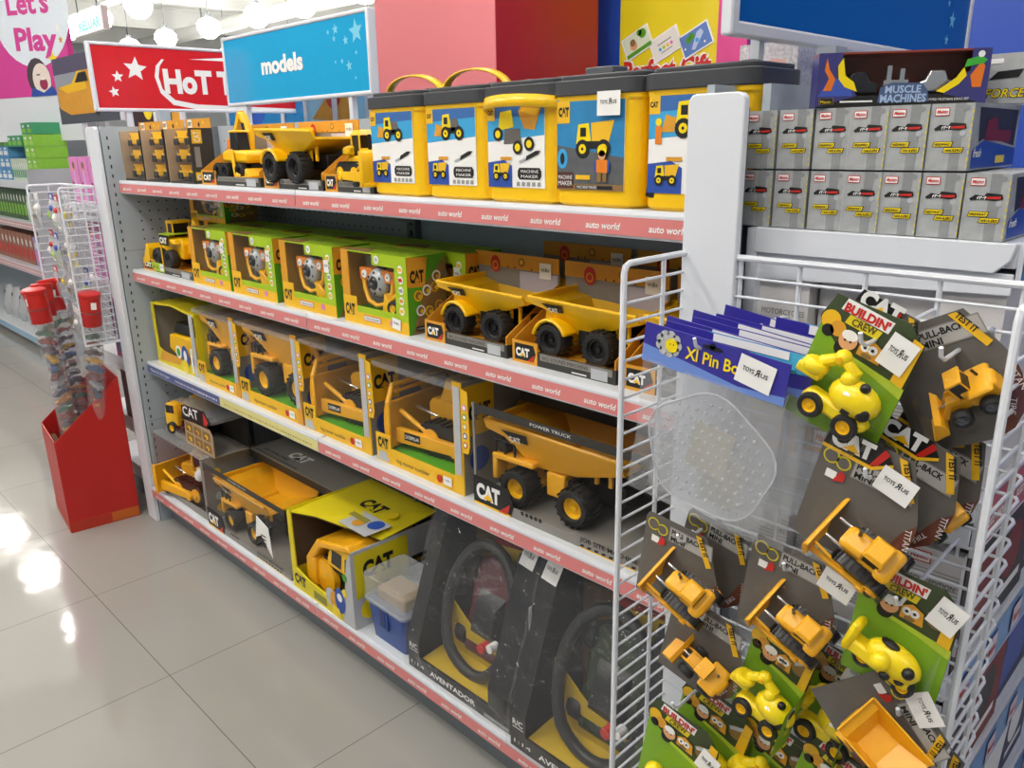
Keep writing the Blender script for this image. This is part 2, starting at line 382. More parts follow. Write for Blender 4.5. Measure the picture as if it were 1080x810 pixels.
# ================================================================ toy vehicles (front towards -x, ground at z = 0, length about 1)
def wheel(parent, T, x, y, r, w, tyre=TYRE, hub=YEL, tread=False, n=20, name='wheel'):
    """axle along y; the outer face is the side facing away from the centre line"""
    s = 1 if y > 0 else -1
    b = B(T @ Matrix.Translation((x, y, r)))
    h = w/2
    b.lathe([(r*.55, -h*.8), (r*.62, -h), (r*.86, -h), (r*.97, -h*.62), (r, -h*.3), (r, h*.3), (r*.97, h*.62), (r*.86, h), (r*.62, h), (r*.55, h*.8)], tyre, ax='y', n=n, close=True)
    if tread:
        for i in range(18):
            a = 2*PI*i/18; M_ = Matrix.Rotation(a, 4, 'Y')
            b.box(-r*.05, r*.05, -h*.85, h*.85, r*.96, r*1.03, tyre, M_)
    o = b.build(name, parent)
    b = B(T @ Matrix.Translation((x, y, r)))
    b.lathe([(0, h*.55*s), (r*.14, h*.6*s), (r*.2, h*.35*s), (r*.42, h*.3*s), (r*.48, h*.62*s), (r*.57, h*.7*s), (r*.57, -h*.7*s), (0, -h*.7*s)][::-1 if s > 0 else 1], hub, ax='y', n=n)
    b.build('hub', o); return o

def dump_truck(P, T, yel=YEL, frame=BLK, hub=BLK, bed=None, r=.155, logo=True, wheels=(-.27, .24), ww=.15, zt=.66, zb=.31, W0=.21, vee=False, deck=False):
    bed = bed or yel; kz = (zt-zb)/.35
    def ZM(z): return zb+(z-.31)*kz
    ct = max(r*2+.12, ZM(.56)-.02)
    b = B(T)
    b.box(-.36, .42, -.11, .11, r*.9, r*.9+.13, frame); b.box(-.10, .10, -.2, .2, r*.8, r*.9+.12, frame)
    for x in wheels: b.cyl((x, -.26, r), (x, .26, r), .03, frame, 8)
    b.box(-.46, -.36, -.16, .16, r*.7, r*.9+.12, frame)
    b.build('chassis', P, bevel=.003)
    # nose and mudguards
    b = B(T)
    arc = [(wheels[0]+(r+.035)*math.cos(R(a)), r+(r+.035)*math.sin(R(a))) for a in range(20, 171, 15)]
    arc2 = [(wheels[0]+(r+.005)*math.cos(R(a)), r+(r+.005)*math.sin(R(a))) for a in range(170, 19, -15)]
    if deck: b.box(-.48, -.14, -.30, .30, 2*r+.03, 2*r+.07, yel); b.box(-.48, -.44, -.30, .30, r*1.1, 2*r+.04, yel); b.box(-.08, .06, -.24, .24, r*.9, 2*r+.02, yel)
    else:
        for s in (-1, 1): b.prism(arc+arc2, *((-.34, -.17) if s < 0 else (.17, .34)), yel)
    b.prism([(-.47, r*.9), (-.44, r*2.0+.06), (-.28, r*2+.05), (-.16, r*1.2), (-.16, r*.9)], -.19, .19, yel)
    b.build('cab_front', P, bevel=.004)
    b = B(T); b.prism([(-.42, r*2+.04), (-.42, ct-.02), (-.37, ct-.02), (-.30, ZM(.42)-.02), (-.26, r*2+.04)], -.17, .17, BLK)
    b.box(-.44, -.375, -.19, .19, ct-.025, ct, yel)
    if deck: [b.tube([(x, -.28, 2*r+.07), (x, -.28, 2*r+.16)], .010, BLK, 6) for x in (-.46, -.38, -.30)]; b.tube([(-.46, -.28, 2*r+.16), (-.30, -.28, 2*r+.16)], .010, BLK, 6); b.box(-.45, -.38, -.27, -.12, 2*r+.07, ct-.05, BLK); b.build('cab', P, bevel=.003)
    # dump bed: thick tapering hopper, canopy forward over the cab
    zr = ZM(.62)
    prof = [(x, ZM(z)) for x, z in ((-.50, .60), (-.36, .555), (-.19, .31), (.14, .345), (.52, .50))]
    top = [(-.50, zt), (.52, zr)]
    W1 = .33
    if vee: prof = [(x, ZM(z)) for x, z in ((-.50, .60), (-.36, .56), (-.20, .36), (-.13, .31), (.02, .34), (.52, .55))]
    def wy(z): return W0+(W1-W0)*min(1, max(0, (z-zb)/(.33*kz)))
    vs_ = []
    for x, z in prof: vs_ += [(x, -wy(z), z), (x, wy(z), z)]
    b = B(T)
    n = len(prof); fs = [(2*i, 2*i+2, 2*i+3, 2*i+1) for i in range(n-1)]
    # side walls
    for s in (0, 1):
        base = len(vs_)
        for x, z in prof: vs_.append((x, (-1 if s == 0 else 1)*wy(z), z))
        for x, z in prof: zz = zt+(zr-zt)*(x+.5)/1.02; vs_.append((x, (-1 if s == 0 else 1)*wy(zz), zz))
        for i in range(n-1):
            q_ = (base+i, base+n+i, base+n+i+1, base+i+1); fs.append(q_ if s else q_[::-1])
    fs.append((0, 1, len(vs_)-1-2*n+1-0, 0)) if False else None
    b.add(vs_, fs, bed)
    # front wall of the canopy
    b.add([(-.50, -wy(ZM(.60)), ZM(.60)), (-.50, wy(ZM(.60)), ZM(.60)), (-.50, W1, zt), (-.50, -W1, zt)], [(0, 3, 2, 1)], bed)
    sc = T.to_scale().x
    o = b.build('dump_bed', P, solid=.022*sc, smooth=False)
    b = B(T)
    for s in (-1, 1):
        b.tube([(-.5, s*W1, zt), (.52, s*W1, zr)], .014, bed, 6)
        b.prism([(-.02, .335), (.02, .345), (.02, .62), (-.02, .62)], s*W1*.84-.012, s*W1*.84+.012, bed) if False else None
    for x in (.26, .36): b.prism([(x-.012, ZM(.30)), (x+.012, ZM(.30)), (x+.012, ZM(.40+.4*(x-.2))), (x-.012, ZM(.40+.4*(x-.2)))], -.19, -.17, bed)
    b.tube([(-.5, -W1, zt), (-.5, W1, zt)], .014, bed, 6)
    b.build('rim', o)
    if logo:
        b = B(T); f = F(b, (-.36, -wy(ZM(.545)), ZM(.545)), (1, 0, 0), (0, -(W1-W0), .33*kz), .018)
        q_ = .10*max(.62, kz); f.poly([(0, q_), (.21, q_), (.195, 0), (.085, 0)], INK, 1); cat_logo(f, .07, q_*.2, q_*.58, WHT, 2, tri=YEL)
        b.build('side_badge', o)
    for x in wheels:
        for s in (-1, 1): wheel(P, T, x, s*(.26), r, ww, hub=hub, tread=True)

def track(P, T, y, x0, x1, h, w, roller=YEL, z=0):
    b = B(T); r = h/2; a0 = [(x0+r+r*math.cos(R(a)), z+r+r*math.sin(R(a))) for a in range(90, 271, 20)]
    a1 = [(x1-r+r*math.cos(R(a)), z+r+r*math.sin(R(a))) for a in range(-90, 91, 20)]
    o_ = a0+a1; b.prism(o_, y-w/2, y+w/2, BLK)
    L_ = len(o_)
    for i in range(L_):
        p, q = Vector(o_[i]), Vector(o_[(i+1) % L_]); k = max(1, int((q-p).length/(h*.22)))
        for j in range(k):
            c = p+(q-p)*((j+.5)/k); d = (q-p).normalized(); nn = Vector((d.y, -d.x)); hh = h*.05
            pts = [c-d*hh*.9-nn*hh*.6, c+d*hh*.9-nn*hh*.6, c+d*hh*.9+nn*hh*1.2, c-d*hh*.9+nn*hh*1.2]
            b.prism([(v.x, v.y) for v in pts], y-w/2*1.02, y+w/2*1.02, BLK)
    t = b.build('track', P)
    b = B(T); s = -1 if y < 0 else 1; yo = y+s*w/2
    for x, rr in ((x0+r, r*.66), (x1-r, r*.66)): b.lathe([(0, s*.03), (rr*.4, s*.03), (rr*.5, s*.015), (rr, s*.015), (rr, -s*.01)][::-1 if s > 0 else 1], roller, o=(x, yo, z+r), ax='y', n=14)
    b.box(x0+r, x1-r, yo-.012, yo+.012, z+h*.28, z+h*.6, roller); b.build('roller_frame', t)

def bulldozer(P, T, yel=YEL, rail=False, badge=True, cab=True):
    track(P, T, -.21, -.22, .42, .26, .13, yel); track(P, T, .21, -.22, .42, .26, .13, yel)
    b = B(T)
    b.prism([(-.24, .13), (-.25, .36), (-.22, .40), (.06, .43), (.06, .13)], -.13, .13, yel)     # hood
    b.box(-.02, .36, -.14, .14, .13, .34, yel); b.prism([(.2, .34), (.38, .34), (.37, .44), (.2, .46)], -.2, .2, yel)
    b.build('body', P, bevel=.006)
    b = B(T)
    if cab:
        b.prism([(.02, .34), (.05, .58), (.24, .58), (.27, .34)], -.12, .12, BLK)
        b.hexa([(.02, -.14, .57), (.27, -.14, .57), (.27, .14, .57), (.02, .14, .57), (.06, -.10, .63), (.24, -.10, .63), (.24, .10, .63), (.06, .10, .63)], yel)
        for x in (.03, .24):
            for y in (-.125, .125): b.prism([(x-.015, .34), (x+.015, .34), (x+.02, .58), (x-.01, .58)], y-.01, y+.01, yel)
    else:
        b.prism([(-.12, .40), (.2, .40), (.26, .56), (-.04, .6)], -.14, .14, yel)
    b.build('cab', P, bevel=.004)
    b = B(T); b.cyl((-.12, .07, .38), (-.12, .07, .58), .022, BLK, 8); b.build('exhaust_pipe', P)
    # blade
    b = B(T); arc = [(-.40-.05*math.cos(R(a))-.02, .20+.19*math.sin(R(a))) for a in range(-80, 81, 20)]
    inn = [(x-.035, z) for x, z in arc[::-1]]
    b.prism(arc+inn, -.38, .38, yel); b.box(-.475, -.43, -.385, -.36, .0, .40, yel); b.box(-.475, -.43, .36, .385, .0, .40, yel)
    b.box(-.50, -.46, -.36, .36, .0, .05, yel)
    o = b.build('blade', P, bevel=.004)
    if rail:
        b = B(T)
        b.tube([(-.44, -.38, .38), (-.47, -.3, .50), (-.47, .3, .50), (-.44, .38, .38)], .022, yel, 8)
        b.tube([(-.46, -.28, .45), (-.46, .28, .45)], .016, yel, 8)
        b.build('blade_guard', o)
    b = B(T)
    for s in (-1, 1): b.prism([(-.43, .05), (.22, .07), (.25, .13), (.2, .16), (-.43, .17)], s*.30-.025, s*.30+.025, yel); b.cyl((.2, s*.27, .11), (.2, s*.34, .11), .05, yel, 12)
    b.tube([(-.4, -.12, .30), (-.15, -.12, .26)], .02, CHRM, 8); b.tube([(-.4, .12, .30), (-.15, .12, .26)], .02, CHRM, 8)
    for s in (-1, 1): b.tube([(-.42, s*.27, .30), (.0, s*.27, .12)], .02, yel, 8)
    o = b.build('push_arms', P, bevel=.003)
    if badge:
        b = B(T); f = F(b, (-.33, -.326, .09), (1, 0, 0), (0, 0, 1), .002); f.q(0, 0, .17, .065, INK, 1); f.txt('CATERPILLAR', .01, .018, .028, WHT, 2, w=.15, bold=.02); b.build('side_badge', o)

def loader(P, T, yel=YEL, backhoe=False, hub=YEL, r=.13):
    for x in (-.17, .20):
        for s in (-1, 1): wheel(P, T, x, s*.2, r, .12, hub=hub)
    b = B(T)
    b.box(-.26, .02, -.1, .1, .12, .30, yel); b.prism([(.0, .12), (-.0, .42), (.34, .39), (.40, .34), (.40, .14)], -.13, .13, yel)
    b.prism([(.06, .34), (.08, .41), (.34, .395), (.38, .33)], -.22, .22, yel)
    b.build('body', P, bevel=.006)
    b = B(T); b.prism([(-.05, .33), (-.03, .58), (.12, .58), (.15, .33)], -.11, .11, BLK); b.box(-.05, .15, -.13, .13, .575, .61, yel)
    for x, q in ((-.045, .0), (.125, .0)):
        for y in (-.11, .11): b.box(x-.012, x+.012, y-.01, y+.01, .33, .58, yel)
    b.build('cab', P, bevel=.004)
    b = B(T)
    b.prism([(-.60, .03), (-.40, .04), (-.36, .12), (-.37, .24), (-.43, .30), (-.44, .27), (-.41, .22), (-.41, .12), (-.60, .06)], -.27, .27, yel)
    for y in (-.27, .255): b.prism([(-.60, .03), (-.40, .04), (-.36, .12), (-.37, .24), (-.43, .30)], y, y+.015, yel)
    b.build('bucket', P, bevel=.003)
    b = B(T)
    for s in (-1, 1): b.prism([(-.38, .10), (-.38, .17), (-.20, .36), (-.06, .34), (-.06, .26), (-.18, .27), (-.34, .10)], s*.09-.016, s*.09+.016, yel)
    b.tube([(-.38, 0, .24), (-.1, 0, .28)], .018, CHRM, 8); b.build('lift_arm', P, bevel=.003)
    b = B(T); b.cyl((.24, .07, .39), (.24, .07, .5), .018, BLK, 8); b.build('exhaust_pipe', P)
    if backhoe:
        b = B(T)
        b.prism([(.38, .22), (.44, .22), (.62, .62), (.55, .66)], -.035, .035, yel); b.prism([(.55, .66), (.62, .62), (.80, .38), (.75, .35)], -.03, .03, yel)
        b.prism([(.74, .38), (.82, .38), (.84, .26), (.76, .18), (.68, .20), (.76, .27)], -.07, .07, yel); b.build('backhoe_arm', P, bevel=.003)

def wheeled_excavator(P, T):
    for x in (-.33, -.14):
        for s in (-1, 1): wheel(P, T, x, s*.2, .11, .12, hub=BLK, tread=True)
    for s in (-1, 1): wheel(P, T, .22, s*.2, .11, .12, hub=BLK)
    b = B(T); b.box(-.40, .34, -.12, .12, .12, .22, BLK); b.build('chassis', P, bevel=.004)
    b = B(T); b.prism([(-.22, .24), (-.22, .36), (-.1, .40), (.36, .38), (.42, .34), (.40, .22), (.1, .22)], -.22, .22, YEL)
    b.build('engine_cover', P, bevel=.008)
    b = B(T); b.prism([(-.02, .38), (.0, .62), (.16, .62), (.2, .38)], -.2, -.02, BLK); b.box(-.02, .18, -.21, -.01, .61, .64, YEL); b.build('cab', P, bevel=.004)
    b = B(T)
    b.prism([(.0, .34), (.10, .36), (.12, .60), (-.02, .86), (-.12, .90), (-.16, .86), (-.06, .72), (.0, .55)], .02, .12, YEL)
    o = b.build('boom', P, bevel=.006)
    b = B(T); f = F(b, (-.1, .02, .72), (.45, 0, -.8), (.8, 0, .45), .003); f.poly([(0, .05), (.12, .02), (.2, .06), (.05, .12)], INK, 1); b.build('boom_print', o)
    b = B(T); b.prism([(-.16, .86), (-.08, .90), (-.26, .52), (-.34, .50)], .03, .11, YEL); b.tube([(-.1, .07, .72), (-.24, .07, .66)], .016, CHRM, 8); b.build('dipper_arm', P, bevel=.004)
    b = B(T); b.prism([(-.38, .54), (-.24, .54), (-.18, .42), (-.22, .30), (-.32, .26), (-.42, .30), (-.40, .42)], -.03, .17, ORG); b.build('bucket', P, bevel=.005)
    b = B(T); b.prism([(.30, .02), (.40, .0), (.44, .05), (.36, .16)], -.24, .24, YEL)
    b.prism([(.06, .40), (.12, .40), (.16, .10), (.36, .04), (.34, .0), (.1, .04)], -.26, -.23, YEL); b.prism([(.06, .40), (.12, .40), (.16, .10), (.36, .04), (.34, .0), (.1, .04)], .23, .26, YEL)
    b.build('stabiliser', P, bevel=.004)

def mixer(P, T):
    for x in (-.3, .05, .24):
        for s in (-1, 1): wheel(P, T, x, s*.17, .1, .1, hub=YEL)
    b = B(T); b.box(-.42, .38, -.1, .1, .1, .2, BLK); b.build('chassis', P, bevel=.003)
    b = B(T); b.prism([(-.46, .12), (-.46, .34), (-.42, .5), (-.2, .5), (-.18, .12)], -.17, .17, YEL)
    f = F(b, (-.44, -.17, .34), (1, 0, 0), (0, 0, 1), .003); f.q(.03, .0, .2, .13, BLK)
    f = F(b, (-.462, .14, .34), (0, -1, 0), (.25, 0, 1), .003); f.q(.0, .0, .28, .14, BLK); b.build('cab', P, bevel=.008)
    b = B(T @ TR(.1, 0, .44, ry=R(72))); b.lathe([(0, -.30), (.10, -.28), (.19, -.12), (.21, .02), (.15, .2), (.09, .3), (.11, .33)], YEL, n=20); o = b.build('mixer_drum', P)
    b = B(T @ TR(.1, 0, .44, ry=R(72)))
    for k in range(5): b.tube([((.19-.02*abs(j-3)*.9+.02)*math.cos(k*1.257+j*.3), (.19-.02*abs(j-3)*.9+.02)*math.sin(k*1.257+j*.3), -.15+j*.05) for j in range(7)], .012, WHT, 6)
    b.build('drum_stripes', o)
    b = B(T); b.prism([(.34, .3), (.42, .46), (.36, .46), (.3, .3)], -.06, .06, WHT); b.build('chute', P)

def cartoon_digger(P, T):
    """rounded toddler-toy digger, drawn on its side card: x right, z up, body bulging towards -y"""
    b = B(T); b.prism([(-.42, -.16), (-.30, -.22), (.30, -.22), (.42, -.12), (.36, -.04), (-.36, -.02)], -.2, .0, LEM); b.build('chassis', P, bevel=.02)
    b = B(T); b.ball((.12, -.12, .12), .26, LEM, 18, (1.15, .75, .8)); o = b.build('body', P)
    b = B(T); b.ball((.08, -.27, .16), .085, WHT, 12, (1, .4, .8)); b.build('window', o)
    b = B(T); b.ball((.30, -.24, .06), .085, BLK, 12, (1, .5, 1)); b.ball((.18, -.2, .32), .06, BLK, 12); b.build('black_fittings', o)
    b = B(T); f = F(b, (.1, -.32, -.02), (1, 0, 0), (0, 0, 1), .004); f.q(0, 0, .1, .06, INK); b.build('badge', o)
    b = B(T); b.tube([(-.02, -.14, .20), (.0, -.14, .38), (-.2, -.14, .46), (-.38, -.14, .30)], .075, LEM, 10)
    b.ball((-.2, -.14, .46), .1, LEM, 12); b.ball((-.02, -.16, .3), .1, LEM, 12); b.cyl((-.2, -.26, .46), (-.2, -.14, .46), .03, YEL2, 8)
    b.build('digger_arm', P)
    b = B(T); b.lathe([(0, -.06), (.1, -.06), (.15, -.02), (.16, .06), (.12, .1)], LEM, o=(-.42, -.14, .2), n=14); b.box(-.6, -.3, -.22, -.06, .08, .2, LEM); b.build('bucket', P, bevel=.015)
    for x in (-.24, .2): wheel(P, T @ Matrix.Translation((x, -.2, -.34)), 0, 0-.0001, .15, .14, hub=YEL, n=18)
# ================================================================ gondola shelving
XS = 1.2                                    # bay width
STRIP = mat('price_strip_red', '#df8584', .35, noise=.03); STRIPB = mat('price_strip_blue', '#4e5f94', .35, noise=.03); STRIPY = mat('price_strip_yellow', '#e3dc92', .4, noise=.04)
SHELFM = mat('shelf_enamel', '#d5dade', .35, noise=.02, scale=3)
PEG = mat('pegboard_grey', '#a9b2ba', .5, noise=.02, scale=2); PLAIN = mat('plain_back_sheet', '#b4c4d2', .5, noise=.02, scale=2); HOLE = mat('peg_hole', '#24282c', .8, noise=0)
ZS = [1.318, 1.003, .654, .156]             # shelf top surfaces
SB = [1.274, .959, .610, .112]              # bottom of the price strips
def pegface(b, o, u, v, W, H, dx=.033, dz=.033, r=.0035, rows=None):
    f = F(b, o, u, v, .0006); nz = int(H/dz); nx = int(W/dx)
    for j in range(1, nz):
        if rows and not rows(j*dz): continue
        for i in range(1, nx): f.disc(i*dx, j*dz, r, HOLE, 1, n=5)
def bay(x0, label, left):
    t = thing('shelving_bay', label, 'shelving', (x0, 0, 0), group=None)
    b = B(); b.box(.0, XS, .375, .39, .10, 1.50, PEG if left else PLAIN)
    # rows of peg holes where the back shows
    if left: pegface(b, (.03, .375, .16), (1, 0, 0), (0, 0, 1), 1.14, 1.32, rows=lambda h: (h+.16) > .9)
    b.build('back_panel', t, smooth=False)
    b = B(); b.box(-.02, .02, .355, .40, .0, 1.50, METD)
    for k in range(44): F(b, (-.02, .355, 0), (1, 0, 0), (0, 0, 1), .0006).q(.014, .12+k*.031, .026, .135+k*.031, HOLE)
    b.build('upright', t, smooth=False)
    b = B(); b.box(0, XS, .0, .02, 0, .115, METD); b.build('kick_plate', t, smooth=False)
    for k, z in enumerate(ZS):
        yf = 0 if k < 3 else -.055
        b = B(); b.box(.004, XS-.004, yf+.004, .372, z-.028, z, SHELFM)
        b.box(.004, XS-.004, yf+.003, yf+.02, z-.043, z-.0, SHELFM); b.box(.004, XS-.004, .3, .37, z-.05, z-.028, SHELFM)
        o = b.build('shelf', t, bevel=.002)
        # curved bracket under each shelf end
        if k < 3:
            for xx in (.01, XS-.013): b = B(); b.prism([(.36, z-.028), (.05, z-.028), (.06, z-.045), (.16, z-.06), (.24, z-.08), (.36, z-.11)], xx, xx+.003, SHELFM, ax='x'); b.build('shelf_bracket', t)
        b = B(); zb = SB[k]; H = z+.002-zb
        # sloping ticket channel: white rails above and below, coloured insert between
        b.prism([(yf+.003, z+.001), (yf-.004, z+.001), (yf-.006, z-.006), (yf-.004, zb), (yf+.003, zb)], .002, XS-.002, METW, ax='x')
        f = F(b, (.002, yf-.0065, zb), (1, 0, 0), (0, 0, 1), .0007)
        hi = H-.012; W = XS-.004
        if k == 2 and left:
            f.q(0, .004, .60, hi, STRIPB); f.q(.60, .004, W, hi, STRIPY)
            f.txt('Please Do Not Open', .03, .015, .011, WHT, 2, w=.17, shear=.15, bold=.01)
            for i in range(30): f.q(.25+i*.0112, .0145, .25+i*.0112+random.uniform(.004, .009), .0205, WHT, 2)
            for i in range(40): f.q(.63+i*.0135, .0135, .63+i*.0135+random.uniform(.004, .011), .0185, mat('strip_ink_gold', '#b9ad5c', .5), 2)
        else:
            f.q(0, .004, W, hi, STRIP)
            n = 9
            for i in range(n): f.txt('auto world', .035+i*.131, .0125, .0115, WHT, 2, w=.072, shear=.22, bold=.025)
        b.build('price_strip', o, smooth=False)
    return t
bay(0, 'far bay of grey steel shelving, its third price strip blue and yellow', True)
bay(XS, 'near bay of grey steel shelving, pink auto world strips on all four shelves', False)

def end_panel(x, label, s):
    """end of the run: perforated side sheet plus a 9 cm wide white front plate"""
    t = thing('shelving_end', label, 'shelving end', (x, 0, 0))
    b = B(); b.box(-.012, .0, -.04, .40, 0, 1.50, PEG)
    if s < 0:
        pegface(b, (.0, -.02, .10), (0, 1, 0), (0, 0, 1), .10, 1.38, dx=.5)
        for k in range(44): F(b, (0, -.03, 0), (0, 1, 0), (0, 0, 1), .0006).q(.005, .08+k*.032, .010, .092+k*.032, HOLE)
        pegface(b, (.0, .02, .25), (0, 1, 0), (0, 0, 1), .34, 1.22)
        f = F(b, (0, -.03, 0), (0, 1, 0), (0, 0, 1), .0006)
        for z in (.42, .58, 1.07): f.q(0, z, .4, z+.0015, METD, 2)
    b.build('side_sheet', t, smooth=False)
    b = B()
    x0, x1 = (-.095, -.008) if s < 0 else (-.03, .058)
    z1 = 1.50 if s < 0 else 1.488; r = .012; pts = [(x0, 0), (x1, 0), (x1, z1-r)] + [(x1-r+r*math.cos(R(a)), z1-r+r*math.sin(R(a))) for a in (30, 60, 90)] + [(x0+r-r*math.sin(R(a)), z1-r+r*math.cos(R(a))) for a in (0, 30, 60)] + [(x0, z1-r)]
    b.prism(pts, -.058, -.044, METW); b.build('front_plate', t, bevel=.002)
    b = B(); b.box(x0+.01, x1-.004, -.044, -.036, .03, z1-.02, METD); b.build('plate_channel', t, smooth=False); return t
end_panel(-.0, 'perforated grey sheet and white front plate closing the far end of the shelves', -1)
end_panel(2.412, 'white round-cornered plate at the near end of the shelves, beside grey truck boxes', 1)

# ================================================================ top shelf
Z1 = ZS[0]
# blister boxes of small vehicles
def mini_box():
    t = thing('vehicle_assortment_box', 'x', 'toy box', (0, .02, Z1))
    W, H, D = .178, .165, .075
    b = B(); b.box(0, W, D-.004, D, 0, H, CTAN); b.box(0, W, 0, D, 0, .006, CDRK); b.box(0, .003, 0, D, 0, H, CTAN); b.box(W-.003, W, 0, D, 0, H, CDRK)
    f = F(b, (W, 0, 0), (0, 1, 0), (0, 0, 1)); f.q(.008, .12, .04, .16, CYEL, 1); f.txt('CAT', .035, .125, .022, WHT, 3, w=.03, rot=PI/2); f.q(.012, .05, .03, .11, CGRY, 1); f.q(.008, .01, .045, .035, CYEL, 1); cat_logo(f, .012, .014, .014, WHT, 3)
    b.build('carton', t, smooth=False)
    b = B(); b.box(0, W, D-.003, D, H, H+.03, CORG)
    f = F(b, (0, D-.003, H), (1, 0, 0), (0, 0, 1)); f.q(.02, .004, .05, .028, WHT); cat_logo(f, .023, .01, .011, INK, 3); f.disc(.1, .012, .007, INK); f.disc(.13, .018, .006, CYEL); b.build('header_card', t, smooth=False)
    b = B(); b.box(.003, W-.003, .0, .0006, .006, H, FILM); b.box(.003, W-.003, .0, D-.005, H-.0006, H, FILM); b.build('window_film', t, smooth=False)
    for j in range(3):
        for i in range(2):
            T_ = TR(.048+i*.08, .035, .012+j*.052, s=.062, rz=R(-12))
            b = B(T_); b.prism([(-.45, .15), (-.45, .4), (-.2, .5), (.1, .62), (.3, .62), (.45, .35), (.45, .15)] if (i+j) % 2 else [(-.5, .1), (-.5, .45), (-.1, .4), (-.1, .7), (.2, .7), (.22, .4), (.5, .38), (.5, .12)], -.25, .25, YEL)
            for x in (-.28, .28):
                for y in (-.28, .28): b.cyl((x, y-.07, .17), (x, y+.07, .17), .17, TYRE, 10)
            b.box(-.08, .18, -.26, .26, .42, .6, BLK); b.build('small_vehicle', t)
    return t
m0 = mini_box()
labs = ['leftmost of three window boxes of small vehicles, against the far white plate', 'middle one of three window boxes of small vehicles on the top shelf', 'window box of small vehicles with dark side, beside the toy excavator']
m0.location.x = -.0; m0['label'] = labs[0]; m0['group'] = 'window boxes of small vehicles on the top shelf'
dup(m0, (.19, .02, Z1), labs[1]); dup(m0, (.385, .02, Z1), labs[2])

# open try-me trays
def tray(t, W, D, H=.042, back=.17, header=.028, art='BIG SOUND MACHINE', hx=.0):
    b = B()
    b.box(0, W, 0, .003, 0, H*.62, CDRK); b.box(0, W, .003, D, .012, .016, CORG); b.box(0, W, 0, D, 0, .003, CDRK)
    b.box(W-.003, W, 0, D, 0, H*.6, CDRK); b.box(0, .003, 0, D, 0, H*.6, CDRK)
    b.add([(.004, .003, H*.62), (W*.999, .003, H*.62), (W*.999, .028, .02), (.004, .028, .02)], [(0, 1, 2, 3)], CORG)
    # slanted side wings
    for x in (.001, W-.003): b.prism([(0, 0), (0, H), (D, back*.72), (D, 0)], x, x+.002, CORG, ax='x')
    b.box(0, W*.26, -.0015, .0015, 0, H, CORG)
    f = F(b, (0, -.0015, 0), (1, 0, 0), (0, 0, 1))
    k = W*.26; f.poly([(k*.1, H*.14), (k*.86, H*.14), (k*.95, H*.5), (k*.86, H*.88), (k*.1, H*.88)], INK, 1)
    f.poly([(k*.62, H*.14), (k*.84, H*.14), (k*.92, H*.5)], RED, 2)
    cat_logo(f, k*.16, H*.34, H*.36, WHT, 3, tri=YEL, w=k*.55)
    f = F(b, (0, 0, 0), (1, 0, 0), (0, 0, 1)); f.q(k*1.1, H*.30, W*.97, H*.6, CGRY, 1); f.txt(art, k*1.2, H*.36, H*.17, INK, 2, w=W*.44)
    f.q(W*.78, H*.05, W*.93, H*.5, SLV, 2); f.q(W*.6, H*.08, W*.74, H*.14, WHT, 2)
    b.build('tray', t, smooth=False)
    b = B(); b.box(0, W, D, D+.003, 0, back-header, CGRY); b.box(hx, W, D-.002, D+.001, back-header, back, CORG)
    f = F(b, (hx, D-.002, back-header), (1, 0, 0), (0, 0, 1)); ww = W-hx
    f.disc(ww*.26, header*.2, header*.5, RED, 1, ry=header*.6); f.disc(ww*.26, header*.1, header*.32, CORG, 2); f.disc(ww*.26, header*.1, header*.2, RED, 3); f.disc(ww*.58, header*.5, header*.3, CBRN, 1); f.disc(ww*.58, header*.5, header*.18, CYEL, 2)
    for q_ in (.42, .5, .7): f.disc(ww*q_, header*.08, header*.07, INK, 2)
    f = F(b, (0, D, 0), (1, 0, 0), (0, 0, 1)); f.q(W*.55, back*.3, W*.98, back-header-.004, mat('print_lilac', '#c2bfd0', .5), 1)
    price_tag(F(b, (0, D-.004, 0), (1, 0, 0), (0, 0, 1)), W*.86, back-header*.9, .034, .034, 1)
    b.build('back_card', t, smooth=False)
t = thing('tray_with_toy_excavator', 'yellow wheeled toy excavator with raised boom in an open tray, beside the small vehicle boxes', 'toy', (.60, .03, Z1))
tray(t, .36, .12, back=.17); wheeled_excavator(t, TR(.17, .06, .016, s=.215, rz=R(4)))
t = thing('tray_with_toy_dump_truck', 'yellow toy dump truck with black wheels in an open tray on the top shelf', 'toy', (.985, .03, Z1))
tray(t, .29, .12, back=.17); dump_truck(t, TR(.135, .075, .016, s=.27), r=.145, zb=.21, zt=.50, wheels=(-.28, .17), W0=.16, vee=True)
b = B(); b.box(-.03, .10, .10, .103, .10, .155, CYEL); f = F(b, (-.03, .10, .10), (1, 0, 0), (0, 0, 1)); cat_logo(f, .015, .015, .026, INK, 2, tri=CYEL); b.build('rear_print_card', t, smooth=False)
t = thing('tray_with_toy_loader', 'yellow toy loader in an open tray, beside the first yellow bucket', 'toy', (1.29, .03, Z1))
tray(t, .20, .12, back=.15, hx=.06)
bulldozer(t, TR(.12, .055, .016, s=.20, rz=PI-.15), badge=False)
b = B(); b.box(.10, .20, .09, .093, .10, .155, CYEL); f = F(b, (.10, .09, .10), (1, 0, 0), (0, 0, 1)); cat_logo(f, .03, .015, .026, INK, 2, tri=CYEL); b.build('rear_print_card', t, smooth=False)

